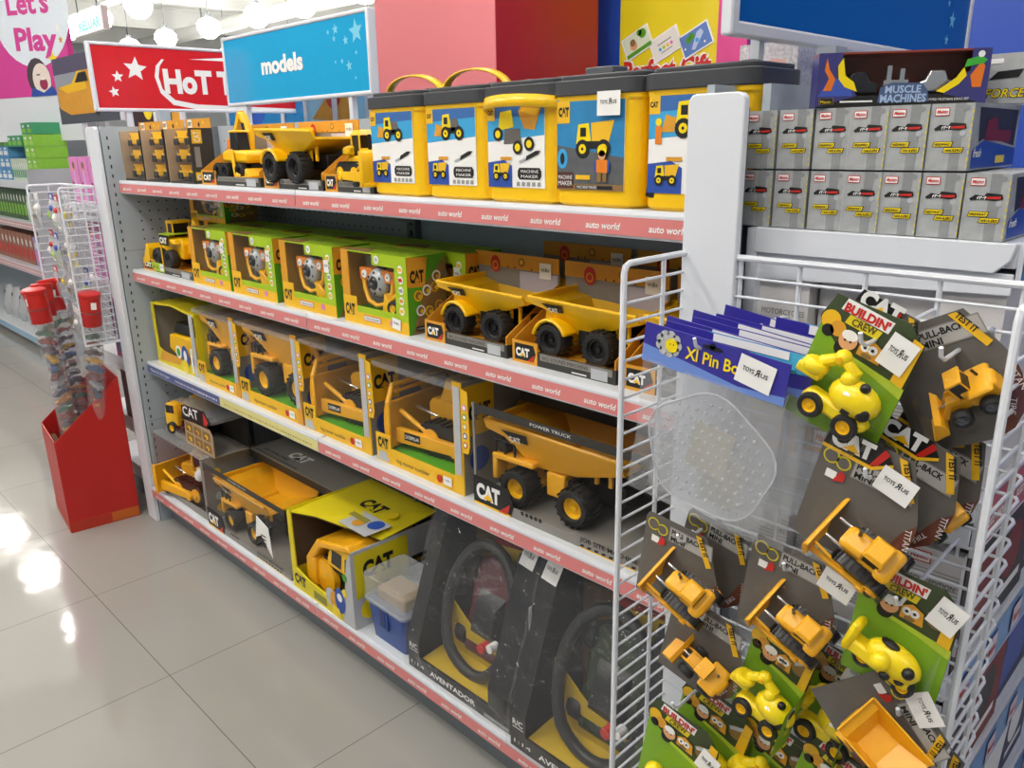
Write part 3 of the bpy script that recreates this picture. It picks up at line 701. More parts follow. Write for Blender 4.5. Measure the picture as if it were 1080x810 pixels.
# buckets with screw-together trucks
BUK = mat('bucket_yellow', '#f9c60a', .3, noise=.015, coat=.2)
LIDM = mat('lid_charcoal', '#3f4145', .4, noise=.03)
def rrect(x0, x1, y0, y1, r, n=5):
    P_ = []
    for cx, cy, a0 in ((x1-r, y0+r, -90), (x1-r, y1-r, 0), (x0+r, y1-r, 90), (x0+r, y0+r, 180)):
        P_ += [(cx+r*math.cos(R(a0+90*i/n)), cy+r*math.sin(R(a0+90*i/n))) for i in range(n+1)]
    return P_
def truck_print(f, x, y, s, l=3, kind=0):
    """small flat picture of a screw-together truck"""
    f.poly([(x, y+.25*s), (x+.05*s, y+.6*s), (x+.3*s, y+.62*s), (x+.36*s, y+.3*s)], LEM, l); f.q(x+.1*s, y+.38*s, x+.24*s, y+.54*s, INK, l+1)
    if kind == 0: f.poly([(x+.38*s, y+.3*s), (x+.36*s, y+.62*s), (x+.9*s, y+.66*s), (x+.78*s, y+.28*s)], CYEL, l)
    else: f.poly([(x-.3*s, y+.1*s), (x-.02*s, y+.1*s), (x-.0*s, y+.34*s), (x-.2*s, y+.4*s)], CORG, l); f.poly([(x+.36*s, y+.2*s), (x+.7*s, y+.25*s), (x+.6*s, y+.5*s), (x+.36*s, y+.5*s)], DGRY, l)
    f.q(x+.1*s, y+.16*s, x+.75*s, y+.3*s, INK, l)
    for cx in (.16, .66): f.disc(x+cx*s, y+.16*s, .17*s, INK, l+2, n=14); f.disc(x+cx*s, y+.16*s, .09*s, LEM, l+3, n=12); f.disc(x+cx*s, y+.16*s, .03*s, INK, l+4, n=8)
def bucket(kind, handle, W=.195):
    t = thing('yellow_bucket', 'x', 'bucket', (0, .02, Z1))
    D, H = .15, .212
    b = B(); n = len(rrect(0, 1, 0, 1, .1)); vs_ = []; fs = []
    levels = [(0, .006), (.006, .0), (H-.04, .0), (H-.036, -.003), (H-.012, -.003)]
    for z, ins in levels:
        for x, y in rrect(ins+.004, W-.004-ins, ins+.0, D-ins, .026): vs_.append((x, y, z))
    for k in range(len(levels)-1):
        for i in range(n): fs.append((k*n+i, k*n+(i+1) % n, (k+1)*n+(i+1) % n, (k+1)*n+i))
    fs.append(tuple(range(n-1, -1, -1))); fs.append(tuple(range((len(levels)-1)*n, len(levels)*n)))
    b.add(vs_, fs, BUK); b.build('tub', t)
    # recessed looking raised frame round the label
    b = B(); b.box(.016, W-.032, -.0015, .004, .028, .178, WHT)
    f = F(b, (.016, -.0015, .028), (1, 0, 0), (0, 0, 1), .0003); w_ = W-.048; h_ = .15
    if kind == 'front':
        f.q(0, 0, w_, h_, mat('label_blue', '#2b83b8', .4, noise=.3, scale=20)); f.poly([(0, 0), (w_, 0), (w_, h_*.36), (0, h_*.5)], mat('label_asphalt', '#5a5d60', .5, noise=.3, scale=60), 2)
        f.q(.0, h_*.74, w_*.2, h_*.98, CYEL, 3); cat_logo(f, .004, h_*.82, .014, INK, 4, tri=CYEL, w=w_*.16)
        truck_print(f, w_*.30, h_*.36, w_*.62, 3)
        f.disc(w_*.70, h_*.44, .010, LEM, 12); f.disc(w_*.70, h_*.39, .008, SKIN, 12); f.q(w_*.62, h_*.2, w_*.78, h_*.34, ORG, 12); f.q(w_*.59, h_*.2, w_*.62, h_*.33, BLUE, 12); f.q(w_*.78, h_*.2, w_*.81, h_*.33, BLUE, 12); f.q(w_*.63, h_*.1, w_*.69, h_*.2, CBRN, 12); f.q(w_*.71, h_*.1, w_*.77, h_*.2, CBRN, 12)
        f.disc(w_*.09, h_*.35, .012, SKY, 5, ry=.017); f.disc(w_*.09, h_*.35, .005, INK, 6, ry=.01)
        f.q(.0, .0, w_, h_*.07, CBRN, 4); f.q(w_*.3, .002, w_*.85, h_*.055, INK, 5); f.txt('MACHINE MAKER', w_*.32, .003, .005, WHT, 6, w=w_*.3)
        f.q(.002, h_*.02, w_*.26, h_*.2, mat('print_maroon', '#4b2620', .5), 6); f.txt('MACHINE', .004, h_*.12, .007, WHT, 7, w=w_*.22); f.txt('MAKER', .004, h_*.05, .008, WHT, 7, w=w_*.22)
        f.q(w_*.3, h_*.12, w_*.52, h_*.17, CYEL, 7)
    else:
        f.poly([(0, h_*.55), (w_, h_*.62), (w_, h_), (0, h_)], SKY, 1); f.poly([(0, h_*.82), (w_, h_*.86), (w_, h_), (0, h_)], mat('label_deep_blue', '#3a6cae', .4), 2)
        f.poly([(0, 0), (w_*.44, 0), (w_*.44, h_*.26), (w_*.3, h_*.33), (0, h_*.3)], BLUE, 2)
        f.q(0, h_*.8, w_*.14, h_, CYEL, 3); f.txt('CAT', .002, h_*.87, .008, INK, 4, w=w_*.1, bold=.05)
        if kind == 'side':
            truck_print(f, w_*.32, h_*.58, w_*.55, 3, 1)
        elif kind == 'parts':
            f.poly([(w_*.2, h_*.68), (w_*.24, h_*.9), (w_*.44, h_*.92), (w_*.48, h_*.72)], LEM, 3); f.poly([(w_*.56, h_*.9), (w_*.62, h_*.96), (w_*.95, h_*.94), (w_*.84, h_*.68), (w_*.66, h_*.7)], CORG, 3); f.poly([(w_*.6, h_*.9), (w_*.64, h_*.94), (w_*.92, h_*.92), (w_*.86, h_*.84)], CYEL, 4)
            f.poly([(w_*.3, h_*.52), (w_*.32, h_*.7), (w_*.58, h_*.7), (w_*.62, h_*.54)], DGRY, 4)
            for a, c in ((.2, .64), (.55, .48), (.75, .52)): f.disc(w_*a, h_*c, .0125, INK, 6); f.disc(w_*a, h_*c, .007, LEM, 7)
        else:
            truck_print(f, w_*.34, h_*.56, w_*.6, 3, 1); f.disc(w_*.13, h_*.72, .006, LEM, 5); f.q(w_*.09, h_*.5, w_*.17, h_*.68, ORG, 5)
        f.poly([(w_*.56, h_*.32), (w_*.68, h_*.36), (w_*.67, h_*.32), (w_*.58, h_*.29)], SLV, 3); f.poly([(w_*.68, h_*.32), (w_*.9, h_*.4), (w_*.94, h_*.44), (w_*.86, h_*.44), (w_*.7, h_*.38)], INK, 4)
        f.poly([(w_*.54, h_*.14), (w_*.57, h_*.1), (w_*.92, h_*.1), (w_*.95, h_*.14), (w_*.95, h_*.2), (w_*.92, h_*.24), (w_*.57, h_*.24), (w_*.54, h_*.2)], INK, 3); f.txt('MACHINE', w_*.6, h_*.18, .0055, WHT, 4, w=w_*.3); f.txt('MAKER', w_*.6, h_*.12, .0055, WHT, 4, w=w_*.3)
        for k in range(5): f.q(w_*(.52+k*.09), h_*.02, w_*(.58+k*.09), h_*.07, GRYP, 3)
        truck_print(f, w_*.1, h_*.08, w_*.34, 4, 0); f.q(w_*.24, h_*.33, w_*.44, h_*.37, CORG, 6)
    b.build('printed_label', t, smooth=False)
    b = B(); f = F(b, (W-.004, 0, 0), (0, 1, 0), (0, 0, 1)); f.q(.05, .05, .10, .16, mat('sticker_clear', '#f0d27a', .4), 1)
    for k in range(9): f.q(.055, .06+k*.01, .095, .064+k*.01, WHT, 2)
    b.build('side_sticker', t, smooth=False)
    b = B(); b.prism(rrect(-.003, W+.001, -.007, D+.005, .03), H-.029, H-.004, LIDM, ax='z'); b.prism(rrect(.006, W-.006, .004, D-.004, .026), H-.004, H+.004, LIDM, ax='z')
    for x in (.05, W-.06): b.box(x, x+.022, .06, .085, H+.003, H+.010, LIDM)
    b.build('lid', t, bevel=.002)
    b = B()
    # flat strap handle hinged at the two short sides
    hz = H-.05
    if handle == 'up': ang = 78
    elif handle == 'front': ang = 10
    elif handle == 'hang': ang = -62
    else: ang = None
    if ang is not None:
        pts = []; L_ = .110 if handle != 'up' else .09
        for i in range(15):
            a = PI*i/14; s_ = 1.0
            x = W/2-(W/2+.006)*math.cos(a)*(1 if 0.0 < a < PI else 1); d = L_*math.sin(a)**.55
            pts.append((x, D/2-d*math.cos(R(ang)), hz+d*math.sin(R(ang))))
        wv = Vector((0, math.sin(R(ang)), math.cos(R(ang))))*.0105
        if handle == 'up': wv = Vector((0, 1, .15)).normalized()*.010
        vs_ = []; fs = []
        for p in pts: p = Vector(p); vs_ += [p-wv, p+wv]
        for i in range(14): fs.append((2*i, 2*i+1, 2*i+3, 2*i+2))
        b.add(vs_, fs, BUK); b.build('handle', t, solid=.0035)
    b = B(); b.cyl((-.004, D/2, hz), (.003, D/2, hz), .010, BUK, 12); b.cyl((W-.003, D/2, hz), (W+.004, D/2, hz), .010, BUK, 12); b.build('hinge_button', t)
    return t
bl = [('side', 'up', 1.494, 'yellow toy bucket with raised handle, next to the open tray loader, digger picture label'),
      ('side', 'up', 1.690, 'yellow toy bucket with charcoal lid, second along from the open trays'),
      ('parts', 'front', 1.872, 'yellow toy bucket with its wide handle folded across the front, truck parts on label'),
      ('front', None, 2.052, 'yellow toy bucket showing large yellow truck and child figure, white price tag on rim'),
      ('other', 'hang', 2.245, 'yellow toy bucket with handle hanging down its front, beside the white end plate')]
for kd, hd, x, lb in bl:
    t = bucket(kd, hd); t.location.x = x; t['label'] = lb; t['group'] = 'yellow buckets of toys on the top shelf'
    if kd == 'front':
        t.location.x = 2.05
        b = B(); price_tag(F(b, (0, -.0085, 0), (1, 0, 0), (0, 0, 1)), .135, .168, .048, .038, 3); b.build('price_tag', t, smooth=False)
        b = B(); b.box(.06, .12, .02, .06, .216, .228, mat('dark_clip', '#55585c', .4)); b.build('lid_clip', t, bevel=.002)
        b = B(TR(.215, .01, .02, ry=R(10))); b.box(-.012, .012, -.008, .008, .03, .145, BLK); b.box(-.010, .010, -.010, .010, .0, .03, BLK)
        for k in range(6): b.box(-.013, .013, -.009, .009, .05+k*.014, .055+k*.014, TYRE)
        b.build('toy_screwdriver', t, bevel=.003)

# ================================================================ second shelf
Z2 = ZS[1]
t = thing('tray_with_toy_backhoe', 'yellow toy backhoe under a CAT sign card, far end of the second shelf', 'toy', (.02, .03, Z2))
tray(t, .42, .14, back=.15, header=.02); loader(t, TR(.17, .07, .016, s=.27), backhoe=True, hub=BLK)
b = B(TR(.17, .07, .016)); b.prism([(.11, .06), (.14, .05), (.20, .13), (.17, .155), (.145, .14)], -.02, .01, YEL2); b.prism([(.16, .155), (.20, .13), (.235, .06), (.215, .055), (.18, .115)], -.024, -.004, ORG); b.build('digging_arm', t, bevel=.003)
b = B(); b.box(.165, .235, .004, .007, .10, .135, INK); f = F(b, (.165, .004, .10), (1, 0, 0), (0, 0, 1)); cat_logo(f, .006, .008, .019, WHT, 2, tri=YEL, w=.058)
b.box(.165, .24, .004, .09, .136, .139, CGRN); b.box(.165, .17, .004, .007, .02, .10, YEL)
f = F(b, (.05, -.001, 0), (1, 0, 0), (0, 0, 1)); f.q(.03, .004, .14, .035, CGRN, 3); f.txt('TRY ME', .04, .012, .012, INK, 4, w=.05); price_tag(f, .12, .02, .03, .024, 5); b.build('sign_card', t, smooth=False)

def steer_box(kind=0, W=.262, H=.180, D=.115):
    t = thing('driving_toy_window_box', 'x', 'toy box', (0, .02, Z2))
    b = B()
    b.box(0, W, D-.003, D, 0, H, CGRN); b.box(0, W, 0, D, 0, .003, CORG); b.box(0, .003, 0, D, 0, H, CORG); b.box(W-.003, W, 0, D, 0, H, CGR2)
    b.box(0, W, 0, D, H-.003, H, CGRN)
    b.box(0, W, 0, .003, 0, .030, CYEL); b.box(.05, W-.045, .0, .003, .030, .045, CGRN); b.box(0, .030, 0, .003, .03, H, CORG); b.box(W-.045, W, 0, .003, .03, H, CGRN); b.box(.13, W, 0, .003, H-.028, H, CGRN)
    f = F(b, (0, 0, 0), (1, 0, 0), (0, 0, 1), .0005)
    f.q(.0, .0, .058, .068, CYEL, 1); cat_logo(f, .008, .022, .026, INK, 2, tri=CYEL, w=.04)
    f.q(.085, .012, .155, .026, RED, 2); f.q(.087, .0135, .153, .0245, WHT, 3); f.txt('STEERING MACHINES', .09, .016, .006, INK, 4, w=.06); f.disc(.2, .02, .009, PINK, 2)
    f.disc(.150, H-.014, .010, WHT, 2); f.disc(.150, H-.014, .006, SLV, 3)
    for k in range(5): f.disc(W-.022, .055+k*.024, .0095, WHT, 2); f.poly([(W-.028, .05+k*.024), (W-.014, .052+k*.024), (W-.018, .06+k*.024), (W-.03, .058+k*.024)], [CYEL, CORG, GRYP, RED, CYEL][k], 3)
    price_tag(f, W-.045, .022, .032, .026, 5, rot=-.12) if kind == 2 else None
    price_tag(f, W-.028, H-.05, .022, .032, 6) if kind != 2 else None
    f = F(b, (W, 0, 0), (0, 1, 0), (0, 0, 1), .0005)
    f.q(.0, .0, D, H, CGR2, 1); f.poly([(.01, .0), (D, .0), (D, H*.98), (.05, H*.62)], CBRN, 2); f.poly([(0, H*.62), (.05, H*.6), (.06, H*.98), (0, H)], CORG, 3)
    cat_logo(f, .008, H*.68, .026, INK, 4, tri=CORG, w=.04)
    for (a, c, cc) in ((.03, .09, CYEL), (.055, .10, WHT), (.08, .105, CORG), (.035, .055, WHT), (.06, .05, CYEL), (.085, .13, WHT), (.09, .06, CORG)): f.disc(a, c, .013, cc, 4); f.disc(a, c, .009, CBRN, 5); f.disc(a+.003, c-.002, .005, CYEL, 6)
    f.q(.02, .008, .06, .018, INK, 4); f.txt('15 SOUNDS', .023, .0105, .005, WHT, 5, w=.034)
    f = F(b, (0, 0, H), (1, 0, 0), (0, 1, 0), .0005); f.q(.015, .01, W-.015, D-.02, mat('carton_top_green', '#8fae1f', .5, noise=.15, scale=15), 1); f.poly([(.0, .0), (.12, .0), (.08, .05), (0, .03)], CBRN, 2)
    b.build('carton', t, smooth=False)
    # insert and dashboard toy
    b = B(); b.box(.03, W-.045, .055, .058, .045, H-.02, mat('insert_grey', '#8d8b88', .5)); b.box(.003, W-.003, .003, .1, .028, .032, CGR2); b.build('insert_card', t, smooth=False)
    cx, cz = .115, .105
    b = B(); b.prism([(cx-.065, cz+.03), (cx+.065, cz+.03), (cx+.06, cz-.005), (cx+.035, cz-.05), (cx-.035, cz-.05), (cx-.06, cz-.005)], .035, .054, DGRY)
    b.box(cx-.07, cx-.02, .022, .05, cz+.002, cz+.032, ORG); b.box(cx+.02, cx+.07, .022, .05, cz+.002, cz+.032, ORG)
    b.tube([(cx-.06, .028, cz+.01), (cx-.055, .026, cz-.02), (cx-.035, .022, cz-.048), (cx, .02, cz-.056), (cx+.035, .022, cz-.048), (cx+.055, .026, cz-.02), (cx+.06, .028, cz+.01)], .006, YEL2, 8)
    for s in (-1, 1): b.lathe([(0, .0), (.010, .0), (.011, .004)], WHT, o=(cx+s*.048, .018, cz+.017), ax='y', n=12); b.lathe([(0, 0), (.005, 0)], RED, o=(cx+s*.048, .0172, cz+.017), ax='y', n=8)
    b.ball((cx, .04, cz+.038), .014, BLK, 10)
    b.build('dashboard', t, bevel=.002)
    b = B(); b.lathe([(0, .010), (.013, .010), (.017, .012), (.03, .018), (.035, .026), (.034, .036), (0, .036)], mat('horn_silver', '#b4b8bc', .4, metal=.3), o=(cx, 0, cz), ax='y', n=24); b.lathe([(0, .005), (.012, .006), (.0185, .0135)], BLK, o=(cx, 0, cz), ax='y', n=16)
    for k in range(6):
        a = PI/2+k*PI/3; F(b, (cx, .0145, cz), (1, 0, 0), (0, 0, 1)).disc(.025*math.cos(a), .025*math.sin(a), .004, BLK, 1, n=8)
    f = F(b, (cx, .005, cz), (1, 0, 0), (0, 0, 1)); f.txt('CAT', 0, -.003, .005, WHT, 1, w=.011, al='c')
    b.build('silver_horn', t)
    T_ = TR(.180, .035, .032, s=.095, rz=R(8))
    if kind == 1:
        b = B(TR(.172, .03, .034, s=.85)); b.prism([(-.03, .0), (.045, .0), (.05, .045), (.03, .03), (-.02, .035), (-.035, .055)], -.018, .018, YEL)
        b.prism([(-.035, .05), (.0, .05), (.03, .025), (.03, .01), (.0, .03)], -.024, -.018, YEL2); b.build('toy_vehicle', t, bevel=.004)
    else:
        b = B(T_)
        b.prism([(-.42, .0), (-.15, .0), (-.12, .3), (-.3, .55)], -.2, .2, YEL); b.prism([(-.2, .2), (-.15, .45), (.25, .75), (.32, .65), (-.05, .38)], -.15, .15, YEL); b.prism([(-.1, .2), (.4, .2), (.42, .55), (.1, .6)], -.12, .12, YEL); b.build('toy_vehicle', t, bevel=.003)
        for x in (.0, .36): wheel(t, T_, x, -.18, .2, .12, hub=YEL, n=16)
    b = B(); b.box(.03, W-.045, .0012, .0016, .045, H-.003, FILM); b.build('window_film', t, smooth=False)
    return t
sb = [steer_box(0), steer_box(1), steer_box(1), steer_box(2)]
sl = ['lime and orange window box with silver round horn, nearest the toy backhoe tray', 'second lime and orange driving toy window box from the backhoe tray', 'lime and orange driving toy window box just before the one with printed side showing', 'lime and orange driving toy window box with printed CAT side showing, beside open dump trucks']
for o, x, l in zip(sb, (.465, .745, 1.045, 1.345), sl): o.location.x = x; o['label'] = l; o['group'] = 'driving toy window boxes on the second shelf'
for x, y in ((.30, .150), (.575, .150), (.86, .150), (1.13, .150), (1.40, .150)):
    dup(sb[0], (x, y, Z2-.0), 'lime box of the hidden second row, %s from the left' % {.30: 'first', .575: 'second', .86: 'third', 1.13: 'fourth', 1.40: 'fifth'}[x], group='second row of driving toy boxes')
dup(sb[0], (1.38, .262, Z2), 'lime box in the last row against the shelf back, at the right end of that row') if False else None
o = dup(sb[0], (.215, .145, Z2+.1805), 'lime and orange window box stacked on top of the second row, touching the shelf above'); o.scale = (1, 1, .47)
bpy.data.objects.remove(o) if False else None

def sound_truck():
    t = thing('tray_with_toy_dump_truck', 'x', 'toy', (0, .03, Z2))
    tray(t, .262, .16, H=.045, back=.185, header=.032); dump_truck(t, TR(.158, .095, .016, s=.25, rz=R(2)), r=.145, wheels=(-.29, .17), zb=.20, zt=.475, W0=.16, vee=True)
    return t
s0 = sound_truck()
ss = [(1.655, .03, 'large yellow toy dump truck in open tray, beside the lime box with CAT side'), (1.935, .03, 'large yellow toy dump truck in open tray, in the middle of the near second shelf'), (2.215, .03, 'large yellow toy dump truck in open tray, partly behind the white wire rack')]
s0.location.x = ss[0][0]; s0['label'] = ss[0][2]; s0['group'] = 'yellow dump trucks in open trays on the second shelf'
for x, y, l in ss[1:]: dup(s0, (x, y, Z2), l)
def back_tray(x, lab):
    t = thing('tray_with_toy_dump_truck', lab, 'toy', (x, .205, Z2)); tray(t, .262, .15, H=.045, back=.195, header=.032)
    dump_truck(t, TR(.135, .085, .016, s=.24), r=.145, wheels=(-.28, .17), logo=False, zb=.25, zt=.475)
back_tray(1.72, 'open tray of the rear row, orange header card rising behind the first big dump truck'); back_tray(2.0, 'open tray of the rear row, orange header card rising behind the middle big dump truck')
# ================================================================ third shelf
Z3 = ZS[2]
FDRK = mat('scene_print_dark', '#4a4632', .5, noise=.5, scale=14)
GRASS = mat('printed_grass', '#56a81c', .5, noise=.2, scale=30)
GFLAP = film('grey_film', tint=(.8, .8, .82), body=.18, bump=.5, scale=25, mix=.08)
HOLO = mat('hologram_silver', '#c4c2c0', .3, noise=.3, scale=70)
def post_box(name, label, W, H, D, x, y=.02, filled='green', z=Z3):
    """window box open on front and left with a corner post at the right"""
    t = thing(name, label, 'toy box', (x, y, z), group='yellow-based construction toy boxes on the third shelf')
    b = B(); b.box(0, W, 0, D, 0, .004, CYEL); b.box(.004, W, .004, D, .028, .031, GRASS); b.box(0, W, D-.003, D, 0, H, FDRK); b.box(W-.003, W, .0, D, 0, H, CGRY)
    b.box(0, W, 0, .003, 0, .042, CYEL); b.box(0, .06, -.001, .003, 0, .075, CYEL); b.box(W-.03, W, 0, .003, 0, H, CORG if filled != 'dozer' else CYEL)
    b.box(0, W, D*.45, D, H-.003, H, CGRY)
    f = F(b, (0, -.001, 0), (1, 0, 0), (0, 0, 1), .0005)
    cat_logo(f, .008, .040, .026, INK, 2, tri=CYEL, w=.044); f.poly([(.005, .004), (.055, .004), (.04, .03), (.01, .028)], SLV, 2)
    f.txt('big mover tumbler', .085, .014, .011, INK, 3, w=W*.38); f.disc(W-.085, .02, .010, RED, 3); price_tag(f, W-.055, .022, .03, .022, 5)
    f.q(W-.026, .05, W-.004, H-.01, SLV, 2)
    f = F(b, (0, D-.003, 0), (1, 0, 0), (0, 0, 1)); f.poly([(.02, .05), (W*.35, .05), (W*.3, H*.9), (.02, H*.85)], CGR2, 1); f.poly([(W*.45, H*.75), (W*.95, H*.83), (W*.95, H*.9), (W*.45, H*.82)], DRED, 1)
    f.disc(W*.2, H*.55, .035, CBRN, 2); f.disc(W*.75, H*.5, .05, mat('print_olive', '#5c5a24', .5), 2)
    f = F(b, (W, 0, 0), (0, 1, 0), (0, 0, 1)); f.q(.004, H*.52, D*.35, H*.96, CYEL, 1); cat_logo(f, .02, H*.66, .034, INK, 2, tri=CYEL, w=D*.24); f.disc(D*.5, H*.3, .035, CBRN, 1); f.disc(D*.5, H*.3, .02, CYEL, 2); f.disc(D*.7, H*.6, .03, CYEL, 1); f.disc(.05, H*.3, .03, BLUE, 1)
    b.build('carton', t, smooth=False)
    # hologram side strip standing just inside the post
    b = B(); b.prism([(W+.002, .11), (W+.022, .11), (W+.028, .13), (W+.024, H-.015), (W+.002, H-.01)], -.004, -.002, CYEL)
    f = F(b, (W, -.004, 0), (1, 0, 0), (0, 0, 1))
    for k in range(5): f.disc(.0135, .13+k*(H-.16)/5, .008, [RED, BLUE, CORG, CGR2, PINK][k], 1, n=8); f.disc(.0135, .13+k*(H-.16)/5, .005, WHT, 2, n=8)
    b.build('sticker_strip', t, smooth=False)
    b = B(); b.box(.001, .0016, .004, D-.004, .004, H-.004, FILM); b.box(.06, W-.03, .0006, .0012, .042, H-.002, FILM)
    b.build('window_film', t, smooth=False)
    b = B(); b.add([(0, .0, H-.008), (W, .0, H-.004), (W, D*.45, H), (0, D*.45, H+.003)], [(0, 1, 2, 3)], GFLAP); b.add([(0, .0, H-.008), (W, .0, H-.004), (W, .0, H-.022), (0, .0, H-.02)], [(0, 3, 2, 1)], GFLAP); b.build('top_film', t)
    return t
# yellow box with small cart at the far end
t = thing('torn_yellow_window_box', 'yellow window box with small black-topped yellow cart inside, against the far side sheet', 'toy box', (.025, .03, Z3))
W, H, D = .37, .225, .17
b = B(); b.box(0, W, 0, D, 0, .004, CYEL); b.box(0, W, D-.003, D, 0, H, CGRY); b.box(W-.003, W, 0, D, 0, H, CYL2)
b.prism([(0, 0), (0, H), (.02, H+.004), (.025, .06), (.06, .05), (W, .035), (W, 0)], 0, .003, CYL2)
b.box(0, .003, 0, D, 0, H, CYL2); b.box(.0032, .0045, .01, D-.004, .004, H-.004, CGRY); b.box(W-.045, W-.02, -.001, .003, .0, H, SLV)
b.prism([(.0, H-.006), (W*.5, H+.008), (W, H-.008), (W, H+.0), (W*.5, H+.014), (0, H+.002)], 0, D, CYL2)
f = F(b, (0, 0, 0), (1, 0, 0), (0, 0, 1)); f.poly([(.02, .01), (.2, .02), (.22, .045), (.05, .05)], CORG, 2); f.disc(W*.55, .07, .024, WHT, 3); f.disc(W*.55, .07, .015, CGR2, 4); f.disc(W*.7, .06, .03, BLUE, 4, ry=.042); f.disc(W*.7, .065, .013, WHT, 5, ry=.02); f.disc(W*.68, .025, .025, LEM, 5); f.q(W*.82, .01, W*.86, .1, WHT, 3)
b.build('carton', t, smooth=False)
b = B(); b.prism([(.07, .06), (.085, .115), (.28, .125), (.30, .075), (.27, .05), (.11, .045)], .02, .12, YEL); b.build('cart_body', t, bevel=.006)
b = B(); b.prism([(.10, .118), (.13, .165), (.26, .165), (.28, .125)], .03, .11, BLK); b.build('cart_cover', t, bevel=.006)
b = B(); b.tube([(.29, .075, .10), (.30, .06, .17), (.315, .06, .175), (.31, .06, .13)], .008, WHT, 8); b.tube([(.30, .06, .17), (.285, .06, .178)], .006, WHT, 6); b.build('cart_handle', t)

t = post_box('dump_truck_window_box', 'yellow-based box of big-wheeled dump truck, beside the small cart box', .30, .262, .24, .405)
dump_truck(t, TR(.165, .12, .032, s=.285, rz=R(5)), yel=YEL2, bed=YEL2, r=.155, hub=YEL, wheels=(-.27, .22), zb=.33, zt=.72, deck=True)
t = post_box('dump_truck_window_box', 'yellow-based box of big-wheeled dump truck, beside the first boxed bulldozer', .37, .266, .27, .713)
dump_truck(t, TR(.20, .14, .032, s=.35, rz=R(5)), yel=YEL2, bed=YEL2, r=.145, hub=YEL, wheels=(-.27, .22), zb=.30, zt=.62, deck=True)
for x, W, l in ((1.095, .325, 'yellow-based box of toy bulldozer, left one of the two boxed bulldozers'), (1.445, .335, 'yellow-based box of toy bulldozer, right one, its CAT side turned to the big dark box')):
    t = post_box('bulldozer_window_box', l, W, .27, .28, x, filled='dozer')
    bulldozer(t, TR(.17, .15, .032, s=.325, rz=R(6)), yel=YEL2, rail=True, cab=False)

BROWNI = mat('carton_inner', '#5b4a3c', .6, noise=.15, scale=10)
def job_box(t, W, H, D, top='JOB SITE MACHINES', drop=.0):
    """dark window box: open front and left, sloping hazard-striped ledge at the bottom front"""
    b = B(); b.box(0, W, 0, D, 0, .004, CGRY); b.box(0, W, D-.003, D, 0, H, CDRK); b.box(W-.003, W, 0.03, D, 0, H-.02, CGRY)
    b.box(0, W, D*.5, D, H-.003, H, CGRY); b.prism([(0, 0), (W, 0), (W, .018), (0, .025)], .0, .003, CGRY)
    b.box(.0, .006, .0, .004, 0, H, CGRY)
    f = F(b, (0, 0, 0), (1, 0, 0), (0, 0, 1)); 
    for k in range(5): f.disc(W*.3+k*.013, .02, .005, INK, 1, n=8)
    for k in range(9): f.poly([(W*.62+k*.018, .003), (W*.62+k*.018+.009, .003), (W*.62+k*.018+.012, .009), (W*.62+k*.018+.003, .009)], INK, 1)
    f.q(W*.62, .0, W*.97, .0025, CYEL, 1); f.txt(top, W*.62, .015, .010, INK, 2, w=W*.3, bold=.02)
    # name plate standing up at the lower left corner
    b.prism([(.0, .0), (.115, .0), (.125, .03), (.11, .062), (.0, .066)], -.002, .0, INK)
    f = F(b, (0, -.002, 0), (1, 0, 0), (0, 0, 1)); f.poly([(.08, .003), (.107, .003), (.117, .03)], RED, 2); f.poly([(.0, .0), (.115, .0), (.118, .005), (.0, .005)], CYEL, 2); cat_logo(f, .01, .018, .034, WHT, 3, tri=YEL, w=.075)
    f = F(b, (0, D*.5, H), (1, 0, 0), (0, 1, 0)); cat_logo(f, W*.3, D*.15, D*.12, WHT, 1, tri=CDRK, w=W*.2)
    for k in range(14): f.poly([(W*.05+k*.02, .008), (W*.05+k*.02+.01, .008), (W*.05+k*.02+.014, .018), (W*.05+k*.02+.004, .018)], INK, 1)
    f.txt(top, W*.08, .028, .014, INK, 1, w=W*.3, bold=.02)
    b.build('carton', t, smooth=False)
    b = B(); b.add([(0, D*.5, H-.001), (W, D*.5, H-.001), (W, D*.5, H-.03), (0, D*.5, H-.03)], [(0, 1, 2, 3)], CDRK); b.add([(0, .0, H-.012), (W, .0, H-.012), (W, D*.5, H-.002), (0, D*.5, H-.002)], [(0, 1, 2, 3)], FILM); b.prism([(0, H-.035), (.03, H-.018), (W, H-.018), (W, H), (0, H)], 0, .002, CDRK)
    f = F(b, (0, 0, 0), (1, 0, 0), (0, 0, 1)); f.txt('POWER TRUCK', W*.35, H-.0115, .007, WHT, 1, w=W*.22)
    b.build('top_flap', t, smooth=False)
    b = B(); b.box(.001, .0016, .004, D-.004, .004, H-.004, FILM); b.box(.006, W-.003, .0006, .0012, .025, H-.018, FILM); b.build('window_film', t, smooth=False)
t = thing('large_dump_truck_window_box', 'big dark window box of amber dump truck with yellow wheel hubs on the third shelf', 'toy box', (1.815, .02, Z3))
job_box(t, .50, .235, .30)
dump_truck(t, TR(.185, .145, .008, s=.345, rz=R(4)), yel=YEL2, bed=YEL2, r=.125, hub=YEL, wheels=(-.27, .18), zb=.27, zt=.54, deck=True)
b = B(); f = F(b, (0, .257, 0), (1, 0, 0), (0, 0, 1)); f.disc(.06, .2, .05, BLUE, 1); b.build('rear_print', t, smooth=False)
t = thing('small_vehicle_box', 'small dark red box of little yellow vehicle on the third shelf, behind the wire rack', 'toy box', (2.325, .0, Z3))
b = B(); b.box(0, .065, .01, .1, 0, .12, DRED); b.prism([(.0, .03), (.065, .02), (.065, .12), (.0, .10)], .006, .0095, CDRK)
